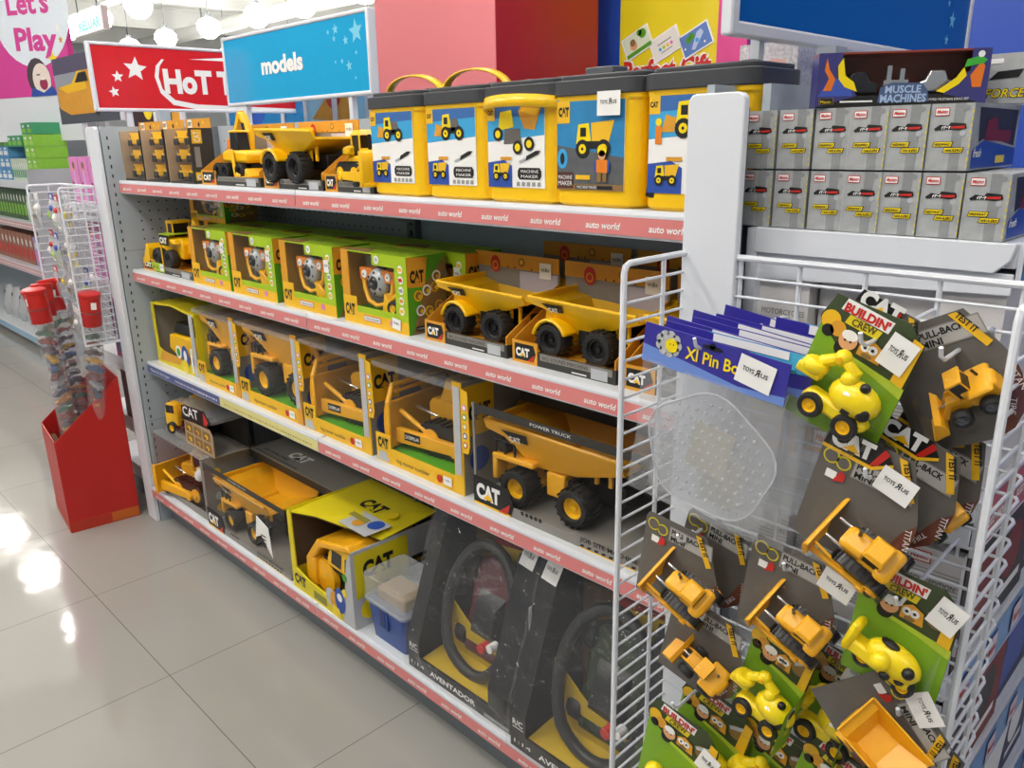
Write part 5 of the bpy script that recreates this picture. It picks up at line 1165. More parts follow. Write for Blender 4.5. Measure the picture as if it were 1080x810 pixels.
for c, z, lab, grp, n in ((c0, .9755, 'pale motorcycle model box behind the near wire rack', 'motorcycle model boxes on the second end shelf', 4), (c1, .7005, 'grey special edition box behind the near wire rack', 'special edition boxes on the third end shelf', 4), (c2, .4305, 'grey model box low behind the near wire rack', 'grey model boxes low on the end shelving', 4)):
    for i in range(n):
        t = c if i == 0 else copy_tree(c); t.location = (CAPX0+.004+i*.0815, .012+.012*((i*5) % 3), z); t['label'] = lab+', '+('leftmost', 'second from left', 'third from left', 'rightmost')[i]; t['group'] = grp
for k, (yy, z, c, sh, lb) in enumerate(((.03, .7005, DRED, CDRK, 'red-printed dark box facing the right aisle, third end shelf, nearest'), (.40, .7005, SKY, CDRK, 'sky-printed dark box facing the right aisle, third end shelf, farther'), (.03, .4305, CDRK, DRED, 'maroon box facing the right aisle, fourth end shelf, nearest'), (.40, .4305, BLUE, NAVY, 'navy box facing the right aisle, fourth end shelf, farther'), (.03, .1505, NAVY, GRYP, 'grey box facing the right aisle, bottom end shelf, nearest'), (.40, .1505, WHT, NAVY, 'navy box facing the right aisle, bottom end shelf, farther'))):
    t = thing('boxed_toy_set', lb, 'toy box', (2.66 if yy > .3 else 2.785, yy, z), group='boxes facing the right aisle'); x1_ = .13 if yy > .3 else .012
    b = B(); b.box(0, x1_, 0, .35, 0, .2, sh); f = F(b, (x1_, 0, 0), (0, 1, 0), (0, 0, 1)); f.poly([(.01, .02), (.16, .03), (.2, .17), (.03, .15)], c, 1); f.disc(.25, .1, .05, c, 1); f.q(.2, .03, .32, .045, WHT, 2); b.build('carton', t, smooth=False)

# ================================================================ category signs
def framed_sign(name, label, loc, rz, W, H, face, txtf, post=None, th=.03, fw=.012):
    t = thing(name, label, 'sign', loc, rz=rz)
    b = B(); b.box(0, W, -th/2, th/2, 0, fw, METW); b.box(0, W, -th/2, th/2, H-fw, H, METW); b.box(0, fw, -th/2, th/2, 0, H, METW); b.box(W-fw, W, -th/2, th/2, 0, H, METW); b.build('frame', t, bevel=.004)
    b = B(); b.box(fw, W-fw, -th*.36, th*.36, fw, H-fw, face); f = F(b, (0, -th*.36, 0), (1, 0, 0), (0, 0, 1), .0006); txtf(f); b.build('sign_face', t, smooth=False)
    if post:
        b = B()
        for x in post[:-1]: b.box(x-.009, x+.009, -.009, .009, post[-1], .004, METW)
        b.build('post', t)
    return t
SBL = mat('sign_sky_blue', '#18a6dc', .12, noise=.02); SBL2 = mat('sign_blue', '#0b62b4', .25, noise=.02); SRD = mat('sign_red', '#d8282c', .2, noise=.02); PST = mat('star_pale_blue', '#74cdea', .4)
def mod(f):
    f.txt('models', .27, .095, .052, WHT, 2, w=.265, bold=.045)
    for x, y, r in ((.835, .175, .035), (.78, .155, .014), (.73, .19, .016), (.72, .165, .010), (.79, .085, .016), (.82, .05, .006), (.755, .1, .009), (.83, .118, .007), (.72, .10, .006), (.69, .185, .008)): f.star(x, y, r, PST, 1, rot=.1)
framed_sign('category_sign', 'sky blue sign reading models, above the far bay', (.13, .385, 1.565), 0, .90, .232, SBL, mod, (.12, .78, -.065))
def hot(f):
    f.poly([(x-.055, z) for x, z in ((.29, .13), (.30, .17), (.325, .195), (.335, .195), (.315, .17), (.305, .13), (.315, .085), (.36, .045), (.45, .03), (.95, .018), (.95, .012), (.44, .012), (.35, .027), (.305, .07))], WHT, 1); f.poly([(.38, .20), (.55, .215), (.92, .213), (.92, .207), (.55, .200)], WHT, 1)
    f.txt('HoT ToYS', .268, .075, .085, WHT, 2, w=.46, bold=.05)
    f.star(.165, .155, .045, WHT, 1, rot=-.1); f.star(.095, .125, .022, WHT, 1); f.star(.075, .07, .020, WHT, 1, rot=.2)
framed_sign('category_sign', 'red sign reading Hot Toys with white stars, left of the blue models sign', (-.30, .055, 1.562), R(90), .95, .245, SRD, hot, (.12, .6, -.10))
def play(f):
    f.txt('play', .50, .155, .10, WHT, 2, w=.20, bold=.05)
    for x, y, r in ((.86, .05, .012), (.88, .09, .018), (.85, .12, .008)): f.star(x, y, r, PST, 1)
framed_sign('category_sign', 'large deep blue sign in a pale frame, high above the grey truck boxes', (2.40, .0, 1.567), R(90), 1.0, .30, SBL2, play, None, th=.02, fw=.02)
t = thing('sign_stand', 'pale grey plastic sign socket and short white post behind the white end plate', 'sign stand', (2.375, .10, 1.465))
b = B(); b.box(.0, .055, .0, .05, -.16, .045, METG); b.box(.03, .062, -.006, .02, .01, .047, METG); b.build('socket', t, bevel=.002); b = B(); b.box(.005, .02, .005, .02, .045, .125, METW); b.build('post', t)
b = B(); b.tube([(-.05, -.06, .035), (-.045, -.03, .043), (-.01, -.0, .045)], .003, METW, 6); b.build('hook', t)

# ================================================================ wire rack
RODW = mat('white_wire', '#dde1e8', .3, noise=.01)
def wire_rack(label, zb=.26, hooks=()):
    t = thing('wire_rack', label, 'rack', (2.385, -.05, 0)); W, Dp, zt = .472, .15, 1.267; r1 = .0022
    def U(z, r, b, front=True):
        c = .012
        b.tube([(0, -Dp, z), (0, -c, z), (c*.3, -c*.3, z), (c, 0, z), (W-c, 0, z), (W-c*.3, -c*.3, z), (W, -c, z), (W, -Dp, z)], r, RODW, 6)
    b = B(); z = zt-.0275
    while z > zb: U(z, r1, b); z -= .0275
    b.build('cross_wires', t)
    b = B(); r2 = .0036
    b.tube([(0, -Dp, zb), (0, -Dp, zt-.012), (0, -Dp+.004, zt-.003), (0, -Dp+.012, zt), (0, -.014, zt), (.004, -.004, zt), (.014, 0, zt), (W-.014, 0, zt), (W-.004, -.004, zt), (W, -.014, zt), (W, -Dp+.012, zt), (W, -Dp+.004, zt-.003), (W, -Dp, zt-.012), (W, -Dp, zb)], .0046, RODW, 8)
    b.tube([(0, -Dp, zb), (0, 0, zb), (W, 0, zb), (W, -Dp, zb)], .0046, RODW, 8); b.build('outer_frame', t)
    b = B()
    for k in range(6): b.tube([(.002+k*.0875, .003, zb), (.002+k*.0875, .003, zt)], r2, RODW, 6)
    for s in (0, W): b.tube([(s, -Dp*.38, zb), (s, -Dp*.38, zt)], r2, RODW, 6)
    b.build('uprights', t)
    for (hx, hz, L_) in hooks:
        b = B()
        b.tube([(hx-2.385, .004, hz-.02), (hx-2.385, .004, hz+.004), (hx-2.385, -.006, hz+.006), (hx-2.385, -L_, hz+.0), (hx-2.385, -L_-.012, hz+.006), (hx-2.385, -L_-.016, hz+.016)], .0024, RODW, 6); b.build('hook', t)
    return t
hooks = [(2.548, 1.188, .21), (2.735, 1.222, .20), (2.800, 1.210, .16), (2.752, 1.075, .19), (2.525, .915, .19), (2.668, .925, .18), (2.55, .81, .19), (2.665, .82, .17), (2.53, .655, .19), (2.80, .94, .19), (2.815, .80, .18), (2.66, .655, .15)]
rack = wire_rack('white wire rack hung on the near end shelving, full of carded toys', hooks=hooks)

# carded toys: front plane y = 0 of the card, origin at card centre
TITAN = mat('logo_tyre_brown', '#6c3a2c', .5)
def place(o, x, y, z, rot, yaw=0, tilt=0):
    o.location = (x, y, z); o.rotation_mode = 'XYZ'; o.rotation_euler = (Matrix.Rotation(R(yaw), 4, 'Z') @ Matrix.Rotation(R(-rot), 4, 'Y') @ Matrix.Rotation(R(tilt), 4, 'X')).to_euler()
def grey_card(label, veh, x, y, z, rot, W=.118, H=.135, top=True, tagat=None, grp='pull back vehicle cards', yaw=0, tilt=0, extra=None, vs=.115, vz=-.028, vrot=-20):
    t = thing('carded_toy_vehicle', label, 'toy card', group=grp)
    b = B(); w, h = W/2, H/2
    o_ = [(-w, -h), (-w, h*.86), (-w+.004, h*.98), (-w*.2, h), (w*.55, h), (w*.75, h*.62), (w*.98, h*.1), (w, -h*.15), (w*.92, -h*.6), (w*.6, -h*.9), (w*.3, -h)]
    b.prism(o_, 0, .0012, DGRY); f = F(b, (0, 0, 0), (1, 0, 0), (0, 0, 1), .0004)
    f.poly([(w*.3, -h), (w*.6, -h*.9), (w*.92, -h*.6), (w, -h*.15), (w*.98, h*.1), (w*.8, -h*.1), (w*.6, -h*.6)], TITAN, 1); f.txt('TITAN', w*.83, -h*.02, .007, WHT, 2, w=.026, rot=R(-80)); f.txt('TIRE', w*.72, -h*.45, .006, WHT, 2, w=.018, rot=R(-115))
    bz = h*.50 if top else h*.72
    f.poly([(-w*.35, bz-.012), (w*.78, bz-.012), (w*.74, bz+.011), (-w*.35, bz+.011)], CGRY, 2); f.poly([(-w*.33, bz-.0105), (w*.76, bz-.0105), (w*.72, bz+.0095), (-w*.33, bz+.0095)], mat('print_light_grey', '#b3b0ab', .5), 3)
    f.txt('PULL-BACK', -w*.29, bz+.0005, .0075, INK, 4, w=w*.78, bold=.03); f.txt('MINI', -w*.29, bz-.0095, .0075, INK, 4, w=w*.36, bold=.03)
    f.disc(-w*.78, bz+.002, .0095, CYL2, 2); f.disc(-w*.78, bz+.002, .0075, DGRY, 3); f.disc(-w*.53, bz-.001, .0085, CYL2, 2); f.disc(-w*.53, bz-.001, .0065, DGRY, 3)
    f.q(-w*.78, bz-.024, -w*.58, bz-.014, WHT, 3); f.poly([(-w*.62, bz-.026), (-w*.42, bz-.022), (-w*.42, bz-.014), (-w*.52, bz-.010)], RED, 4)
    # hazard-coloured stripe down the upper right edge
    f.poly([(w*.30, h*.98), (w*.44, h*.98), (w*.80, h*.42), (w*.68, h*.36)], CYEL, 5); f.txt('TEST IT', w*.39, h*.93, .007, INK, 6, w=.026, rot=R(-62), bold=.03)
    if top:
        f.poly([(-w, h*.66), (-w*.92, h*1.05), (w*.05, h*1.02), (w*.28, h*.80), (-w*.05, h*.63)], INK, 5); f.poly([(-w, h*.63), (-w*.05, h*.60), (w*.28, h*.78), (w*.26, h*.83), (-w*.06, h*.66), (-w, h*.69)], CYEL, 6)
        f.poly([(-w*.12, h*.66), (w*.02, h*.70), (w*.16, h*.94), (w*.05, h*1.0)], RED, 6); cat_logo(f, -w*.88, h*.74, .019, WHT, 7, tri=YEL, w=.048)
    b.build('card', t, smooth=False)
    vs *= .82 if veh == 'dozer' else .88; T_ = TR(.024 if veh == 'dozer' else .012, -.012, vz+.006, s=vs, ry=R(-vrot), rx=R(42))
    if veh == 'dozer': bulldozer(t, T_ @ Matrix.Translation((0, 0, -.2)), yel=YEL2, badge=False)
    elif veh == 'loader': loader(t, T_ @ Matrix.Translation((0, 0, -.2)), yel=YEL2, hub=METD)
    elif veh == 'loader_r': loader(t, T_ @ Matrix.Rotation(0, 4, 'Z') @ Matrix.Translation((0, 0, -.2)), yel=YEL2, hub=METD)
    elif veh == 'dump': dump_truck(t, T_ @ Matrix.Translation((0, 0, -.2)), yel=YEL2, r=.13)
    if veh:
        b = B(); q = vs*.55
        b.T = TR(.012, 0, .004); b.hexa([(-q, -.001, vz-.033), (q, -.001, vz-.033), (q, -.001, vz+.033), (-q, -.001, vz+.033), (-q*.92, -.045, vz-.028), (q*.92, -.045, vz-.028), (q*.92, -.045, vz+.028), (-q*.92, -.045, vz+.028)], FILM); b.build('blister_bubble', t, bevel=.004)
    if tagat:
        b = B(); price_tag(F(b, (tagat[0], -.004, tagat[1]), (1, 0, 0), (0, 0, 1)), 0, 0, .040, .030, 1, rot=R(tagat[2])); b.build('price_tag', t, smooth=False)
    place(t, x, y, z, rot, yaw, tilt); return t
CREW_G = mat('crew_green', '#7fae22', .45, noise=.12, scale=12); CREW_D = mat('crew_dark_green', '#3d4a2c', .5, noise=.3, scale=30)
def crew_card(label, x, y, z, rot, W=.108, H=.15, toy='digger', tagat=None, yaw=0, tilt=0, side=0, toyrot=0, toypos=(0, -.03), ts=.11):
    t = thing('carded_toy_digger', label, 'toy card', group='green builder-crew toy cards'); w, h = W/2, H/2
    b = B(); b.prism([(-w, -h), (-w, h*.5), (-w*1.06, h*.6), (-w*.9, h*.98), (w*.6, h), (w, h*.72), (w, -h)], 0, .0012, CREW_D); f = F(b, (0, 0, 0), (1, 0, 0), (0, 0, 1), .0004)
    f.poly([(-w, -h), (w, -h), (w, h*.0), (w*.3, h*.12), (-w*.4, h*.22), (-w, h*.52)], CREW_G, 1); f.poly([(-w*.4, h*.2), (w*.3, h*.1), (w, -h*.04), (w, h*.12), (w*.2, h*.2), (-w*.4, h*.26)], mat('crew_lime', '#b6cf3a', .45), 2)
    f.poly([(-w*.72, h*.8), (-w*.66, h*.98), (w*.34, h*.92), (w*.3, h*.74)], WHT, 2); f.txt("BUILDIN'", -w*.66, h*.80, .0095, RED, 3, w=w*.94, bold=.05, rot=-.04)
    f.poly([(-w*.55, h*.64), (-w*.5, h*.78), (w*.2, h*.73), (w*.15, h*.6)], CYL2, 3); f.txt('CREW', -w*.42, h*.65, .008, mat('crew_ink', '#5a4a18', .5), 4, w=w*.52, bold=.03)
    # little builders and machines, simple generic figures
    f.disc(-w*.82, h*.60, .011, CYEL, 3); f.disc(-w*.62, h*.52, .009, CORG, 4); f.disc(-w*.8, h*.44, .007, INK, 4)
    f.disc(-w*.34, h*.42, .0105, SKIN, 5); f.disc(-w*.34, h*.50, .009, WHT, 6, ry=.006); f.disc(-w*.40, h*.28, .009, INK, 4); f.disc(-w*.40, h*.42, .0014, INK, 7, n=6); f.disc(-w*.28, h*.42, .0014, INK, 7, n=6)
    f.poly([(-w*.1, h*.3), (-w*.1, h*.5), (w*.1, h*.58), (w*.34, h*.5), (w*.38, h*.28)], CORG, 5); f.disc(w*.02, h*.44, .005, WHT, 6); f.disc(w*.18, h*.44, .005, WHT, 6); f.disc(w*.02, h*.44, .002, INK, 7, n=6); f.disc(w*.18, h*.44, .002, INK, 7, n=6); f.disc(w*.1, h*.33, .006, CBRN, 6, ry=.003)
    f.disc(w*.62, h*.5, .012, CBRN, 4); f.poly([(w*.4, h*.56), (w*.8, h*.72), (w*.84, h*.64), (w*.46, h*.5)], SLV, 5)
    f.poly([(w*.7, h*.16), (w*.96, h*.12), (w*.99, h*.8), (w*.78, h*.84)], CYEL, 6)
    b.build('card', t, smooth=False)
    T_ = TR(toypos[0]+.014, -.010, toypos[1]+.002, s=ts*.92, ry=R(-toyrot))
    if toy == 'digger': cartoon_digger(t, T_)
    elif toy == 'mixer':
        b = B(T_); b.ball((0, -.15, 0), .3, LEM, 16, (1.2, .7, .75)); b.box(-.55, .3, -.25, 0, -.25, -.05, LEM); o = b.build('body', t, bevel=.004)
        b = B(T_); b.ball((-.1, -.36, .03), .13, LEM, 12); b.ball((.22, -.3, .08), .08, BLK, 10); b.ball((.02, -.32, -.14), .07, BLK, 10); b.ball((-.12, -.2, .22), .09, BLK, 10, (1.4, .8, .5)); b.ball((.18, -.25, -.12), .07, BLK, 10); b.build('black_fittings', o)
        b = B(T_); b.box(-.6, -.48, -.3, .0, -.25, .22, LEM); b.build('bumper', t, bevel=.01)
        for xx in (-.3, .25): wheel(t, T_ @ Matrix.Translation((xx, -.14, -.38)), 0, -.0001, .14, .14, n=16)
    elif toy == 'helmet':
        b = B(T_); b.ball((.1, -.1, .0), .28, LEM, 16, (1, .7, .8)); b.ball((.1, -.22, -.12), .18, WHT, 12, (1, .7, .8)); b.ball((-.35, -.1, -.05), .14, LEM, 12); b.build('body', t)
    b = B(); q = w*.92
    b.hexa([(-q, -.001, -h*.96), (q, -.001, -h*.96), (q, -.001, h*.2), (-q, -.001, h*.2), (-q*.9, -.05, -h*.9), (q*.9, -.05, -h*.9), (q*.9, -.045, h*.1), (-q*.9, -.045, h*.1)], FILM); b.build('blister_bubble', t, bevel=.004)
    if side:
        b = B(); b.add([(w, 0, -h), (w, 0, h*.2), (w+.0, -.05, h*.05), (w+.0, -.05, -h)], [(0, 1, 2, 3)], CREW_G); f = F(b, (w, -.05, -h), (0, 1, 0), (0, 0, 1)); f.disc(.02, h*.9, .010, WHT, 1); f.disc(.02, h*.9, .008, INK, 2); b.build('side_fold', t, smooth=False)
    if tagat:
        b = B(); price_tag(F(b, (tagat[0], -.004, tagat[1]), (1, 0, 0), (0, 0, 1)), 0, 0, .030, .038, 1, rot=R(tagat[2])); b.build('price_tag', t, smooth=False)
    place(t, x, y, z, rot, yaw, tilt); return t

grey_card('carded amber wheel loader on grey pull back card, tilted up beside the yellow digger card', 'loader', 2.800, -.165, 1.178, 28, W=.125, H=.14, top=False, vs=.10, vz=-.025, vrot=12)
crew_card('green builder-crew card with chunky yellow digger, topmost card of the rack', 2.716, -.225, 1.182, -17, W=.108, H=.152, tagat=(.034, .042, -10), toyrot=-6, ts=.105, toypos=(-.008, -.028))
grey_card('grey card with black CAT heading, directly behind the topmost green card', None, 2.722, -.19, 1.200, -22, W=.09, H=.11)
grey_card('grey CAT card with amber bulldozer and white price tag, below the topmost green card', 'dozer', 2.745, -.235, 1.040, -13, W=.122, H=.145, tagat=(.026, .040, -10), vs=.125, vz=-.052, vrot=-12)
for k, (dx, dy) in enumerate(((.018, .045), (.036, .09))):
    grey_card('grey pull back card hanging behind the CAT bulldozer card, %s of two' % ('front one' if k == 0 else 'rear one'), 'dozer' if k else None, 2.760+dx*.6, -.235+dy, 1.045+dx*.3, -20, W=.115, H=.135, vs=.10)
grey_card('grey card with amber bulldozer, left in the rack below the pin board bags', 'dozer', 2.515, -.235, .868, -7, W=.122, H=.13, top=False, vs=.125, vz=-.024, vrot=-16)
grey_card('grey pull back card hanging behind the left bulldozer card', None, 2.545, -.195, .872, -12, W=.11, H=.125, top=False)
grey_card('grey pull back card with bulldozer seen from above, middle of the rack', 'dozer', 2.668, -.225, .885, -8, W=.118, H=.13, top=False, vs=.12, vz=-.030, vrot=-16, tagat=(.052, .05, -12))
grey_card('grey pull back card with amber wheel loader, lower left of the rack', 'loader', 2.556, -.225, .752, -12, W=.122, H=.135, top=False, vs=.105, vz=-.022, vrot=-14, tagat=(-.03, .062, -10))
crew_card('green builder-crew card with yellow digger, lower middle of the rack', 2.655, -.215, .755, -12, W=.085, H=.155, side=1, toyrot=-8, ts=.10, toypos=(-.006, -.035))
crew_card('green builder-crew card hanging behind the lower middle digger card, edge on', 2.715, -.17, .735, -10, W=.075, H=.14, side=1, tagat=(.02, .05, -10), toypos=(0, -.03))
crew_card('green builder-crew card at bottom left corner of the rack, front one of two', 2.530, -.235, .565, -9, W=.115, H=.15, toy='helmet', tagat=(.047, .03, -14), toypos=(.0, -.03))
crew_card('green builder-crew card at bottom left, rear one with its heading showing above', 2.552, -.185, .585, -11, W=.115, H=.15, toy='helmet')
crew_card('green builder-crew card with round yellow truck, right side of the rack', 2.800, -.225, .895, -6, W=.105, H=.15, toy='mixer', tagat=(.040, .048, -18), toyrot=-14, ts=.095, toypos=(-.008, -.022))
grey_card('grey card hanging sideways with amber dump truck, lower right of the rack', 'dump', 2.800, -.235, .775, -48, W=.125, H=.125, top=False, vs=.095, vz=-.018, vrot=14, tagat=(-.01, .062, -8))
grey_card('grey pull back card hanging low behind the sideways dump truck card', 'loader', 2.812, -.18, .70, -35, W=.115, H=.13, top=True, vs=.1)
crew_card('green builder-crew card at the bottom of the rack, right of centre', 2.735, -.19, .60, -14, W=.105, H=.15, toypos=(0, -.03))
crew_card('green builder-crew card with orange edge, bottom of the rack beside the corner pair', 2.640, -.17, .575, -12, W=.105, H=.15, toypos=(0, -.03))

# pin board bags
HB = mat('header_violet', '#37329a', .3, noise=.1, scale=10); HB2 = mat('header_cyan', '#4fb4dc', .3); HB3 = mat('header_pale_blue', '#6f8fd8', .3)
BAG = film('cloudy_bag', tint=(.95, .96, .97), body=.17, bump=.7, scale=14, mix=.05, rough=.15); BAG2 = film('clear_board', tint=(.95, .95, .97), body=.18, mix=.1, rough=.12)
DOT = mat('pin_dot', '#c9cbd2', .25); PAPER = mat('insert_paper', '#c9c3ae', .6)
def pin_bag(label, x, y, z, rot, full=False, W=.196, H=.05, L_=.165, price=True, cy=False):
    t = thing('pin_board_bag', label, 'toy bag', group='clear bags with violet cardboard headers')
    b = B(); b.prism([(-W/2, -H), (W/2, -H), (W/2, 0), (-W/2, 0)], 0, .0016, HB if not cy else HB); f = F(b, (-W/2, 0, -H), (1, 0, 0), (0, 0, 1), .0004)
    if cy: f.poly([(W*.3, H), (W*.5, H*.9), (W*.8, H*.5), (W, H*.55), (W, H)], HB2, 1)
    f.poly([(0, 0), (W, 0), (W, H*.22), (W*.7, H*.12), (W*.35, H*.3), (0, H*.45)], HB3, 1)
    if full:
        for k in range(9): f.disc(W*.19+.013*math.cos(k*.7), H*.62+.011*math.sin(k*.7), .0065, SLV, 2, n=10)
        f.disc(W*.19, H*.62, .012, SLV, 3); f.disc(W*.215, H*.6, .009, LEM, 4); f.disc(W*.205, H*.63, .001, INK, 5, n=6); f.disc(W*.23, H*.63, .001, INK, 5, n=6)
        f.txt('Xl Pin Board', W*.32, H*.40, .0155, LEM, 3, w=W*.50, bold=.02)
        f.disc(W*.5, H*.84, .014, INK, 3, ry=.0028); f.disc(W*.5, H*.88, .004, INK, 3)
        price_tag(f, W*.80, H*.55, .046, .034, 5, rot=R(-8))
    elif price: f.q(W*.35, H*.8, W*.85, H*.99, WHT, 3); f.txt('M5', W*.86, H*.5, .006, INK, 4, w=.01); 
    b.build('header_card', t, smooth=False)
    b = B(); nx, nz = 8, 8; vs_ = []; random.seed(hash(label) % 99 if False else int(x*1000))
    for j in range(nz+1):
        for i in range(nx+1): vs_.append((-W/2+W*i/nx*(1-.01*j/nz)+.002, .002+random.uniform(-.003, .003)-.004*math.sin(PI*i/nx), -H+.004-(L_)*j/nz))
    fs = [(j*(nx+1)+i, (j+1)*(nx+1)+i, (j+1)*(nx+1)+i+1, j*(nx+1)+i+1) for j in range(nz) for i in range(nx)]
    b.add(vs_, fs, BAG); b.build('bag', t)
    if full:
        b = B(); pts = []
        for k in range(40):
            a = 2*PI*k/40; rr = 1+.05*math.sin(a*5); pts.append((.012+.088*rr*math.cos(a), -H-.097+.078*rr*math.sin(a)))
        b.prism(pts, .006, .009, BAG2); o = b.build('pin_board', t)
        b = B(); b.tube([(p[0], .005, p[1]) for p in pts], .0012, DOT, 5, closed=True)
        for r_ in range(12):
            for c in range(14):
                px, pz = .012-.08+c*.0125+(.006 if r_ % 2 else 0), -H-.03-r_*.0125
                if (px-.012)**2/.08**2+(pz+H+.097)**2/.07**2 < 1: b.box(px-.0012, px+.0012, .003, .006, pz-.0012, pz+.0012, DOT)
        b.build('pins', o, smooth=False)
        b = B(TR(.012, .008, -H-.09, ry=R(6))); b.box(-.028, .028, 0, .001, -.032, .032, PAPER); b.box(.0, .05, .0015, .0025, -.065, -.0, PAPER); b.build('paper_insert', t, smooth=False)
    place(t, x, y, z, rot); return t
pl = [('frontmost pin board bag, Xl Pin Board on its violet header, pins and paper slip inside', 2.566, -.262, 1.200, -6, True), ('second bag of the violet stack, cyan corner on its header', 2.582, -.240, 1.203, -4, False), ('third violet-headed bag from the front, white sticker on its top edge', 2.565, -.215, 1.200, -6, False),
      ('fourth violet-headed bag from the front', 2.588, -.190, 1.199, -5, False), ('fifth violet-headed bag from the front', 2.572, -.165, 1.199, -7, False), ('sixth violet-headed bag from the front', 2.592, -.14, 1.196, -5, False), ('rearmost violet-headed bag, closest to the rack wires', 2.590, -.115, 1.199, -8, False)]
for i, (lb, x, y, z, rt_, fl) in enumerate(pl): pin_bag(lb, x, y, z, rt_, fl, cy=(i == 1), L_=.185 if fl else .2)
t = pin_bag('blue-headed bag with price tag, right of the violet stack beside the digger card', 2.64, -.13, 1.205, -4, False, W=.13, H=.06, cy=True)
# ================================================================ far end shelving with pink boxes, its rack, the red bin
end_cap(-.60, -.10, [1.222, .92, .62, .36, .15], 'white end shelving with pink boxes beyond the far white plate', -1, L=.8)
PK2 = mat('print_lilac_pink', '#d9a3d4', .45, noise=.1, scale=80)
def pink_box(W=.10, H=.175):
    t = thing('pink_toy_box', 'x', 'toy box'); b = B(); b.box(0, W, 0, .10, 0, H, PINK); f = F(b, (0, 0, 0), (1, 0, 0), (0, 0, 1)); f.poly([(W*.2, .01), (W*.5, .03), (W*.7, .01), (W*.6, H*.6), (W*.5, H*.9), (W*.35, H*.6)], PK2, 1); f.disc(W*.5, H*.75, .012, SKIN, 2); f.disc(W*.5, H*.82, .014, CBRN, 3); f.q(W*.1, H*.4, W*.3, H*.45, DRED, 2); f.q(0, 0, W*.06, H, PK2, 2)
    b.build('carton', t, smooth=False); return t
pb = pink_box()
for k in range(4):
    t = pb if k == 0 else copy_tree(pb); t.location = (-.56+k*.108, .01, 1.2225); t['label'] = 'pink doll box on the top shelf beyond the far white plate, %s from left' % NTH[k]; t['group'] = 'pink boxes on the far end top shelf'
for k in range(4):
    t = copy_tree(pb); t.location = (-.56+k*.108, .03, .9205); t.scale = (1, 1, 1.35); t['label'] = 'pink box on the second shelf beyond the far white plate, %s from left' % NTH[k]; t['group'] = 'pink boxes on the far end second shelf'
t = thing('dark_picture_box', 'small black picture box standing above the pink boxes', 'toy box', (-.24, .05, 1.398)); b = B(); b.box(0, .07, 0, .05, 0, .07, WHT); f = F(b, (0, 0, 0), (1, 0, 0), (0, 0, 1)); f.q(.006, .015, .064, .066, INK, 1); f.q(.02, .015, .05, .035, mat('print_mauve', '#8a6f80', .5), 2); b.build('carton', t, smooth=False)
t = thing('magenta_doll_box', 'tall magenta and violet box low on the far end shelving, beside the red bin', 'toy box', (-.33, .0, .62)); b = B(); b.box(0, .22, 0, .1, 0, .24, mat('box_magenta', '#a8327a', .45, noise=.15)); f = F(b, (0, 0, 0), (1, 0, 0), (0, 0, 1)); f.q(.01, .02, .09, .22, mat('print_dusk', '#5d5480', .5), 1); f.disc(.15, .14, .03, PINK, 1); b.build('carton', t, smooth=False)
t = thing('maroon_toy_box', 'dark maroon box on the fourth shelf of the far end shelving', 'toy box', (-.33, .0, .3605)); b = B(); b.box(0, .22, 0, .1, 0, .2, mat('box_maroon', '#5c1f2c', .45, noise=.2)); f = F(b, (0, 0, 0), (1, 0, 0), (0, 0, 1)); f.disc(.12, .12, .04, DRED, 1); b.build('carton', t, smooth=False)

r2 = wire_rack('white wire rack hung on the far end shelving, above the red bin of car tubes', zb=.70)
r2.location = (-.47, -.06, .03); r2.scale = (.80, .8, 1)
SILB = film('silver_bag', tint=(.9, .92, .94), body=.5, bump=.8, scale=30, mix=.15)
def hang_bag(c1, c2):
    t = thing('hanging_toy_bag', 'x', 'toy bag'); b = B()
    nx = 4; vs_ = []
    for j in range(6):
        for i in range(nx+1): vs_.append((-.045+.09*i/nx, -.014*math.sin(PI*i/nx)*math.sin(PI*min(1, .15+j/6))+random.uniform(-.003, .003), -.02-.022*j))
    b.add(vs_, [(j*(nx+1)+i, (j+1)*(nx+1)+i, (j+1)*(nx+1)+i+1, j*(nx+1)+i+1) for j in range(5) for i in range(nx)], SILB); b.build('bag', t)
    b = B(); b.box(-.046, .046, -.001, .001, -.024, .0, c1); F(b, (-.046, -.001, -.024), (1, 0, 0), (0, 0, 1)).q(.02, .006, .07, .018, WHT, 1); b.build('header', t, smooth=False)
    b = B(); b.ball((-.015, -.004, -.08), .018, c2, 8); b.ball((.018, -.004, -.055), .013, c1, 8); b.box(-.03, .03, -.004, .002, -.12, -.1, c2); b.build('contents', t); return t
bags = [hang_bag(WHT, GRYP), hang_bag(RED, WHT), hang_bag(SLV, CYL2), hang_bag(BLUE, mat('toy_leaf', '#9ccf4a', .4))]
pos = [(x, z) for z in (1.27, 1.13, 1.0, .86) for x in (-.45, -.37, -.29, -.21)]
used = set()
for k, (x, z) in enumerate(pos):
    i = (k*3+k//4) % 4; t = bags[i] if i not in used else copy_tree(bags[i]); used.add(i)
    t.location = (x, -.16+.03*(k % 3), z); t.rotation_euler = (0, R((k*37) % 11-5), R(-8)); t['label'] = 'small crinkled toy bag in the far wire rack, %s row down, %s from left' % (NTH[k//4], NTH[k % 4]); t['group'] = 'toy bags in the far wire rack'

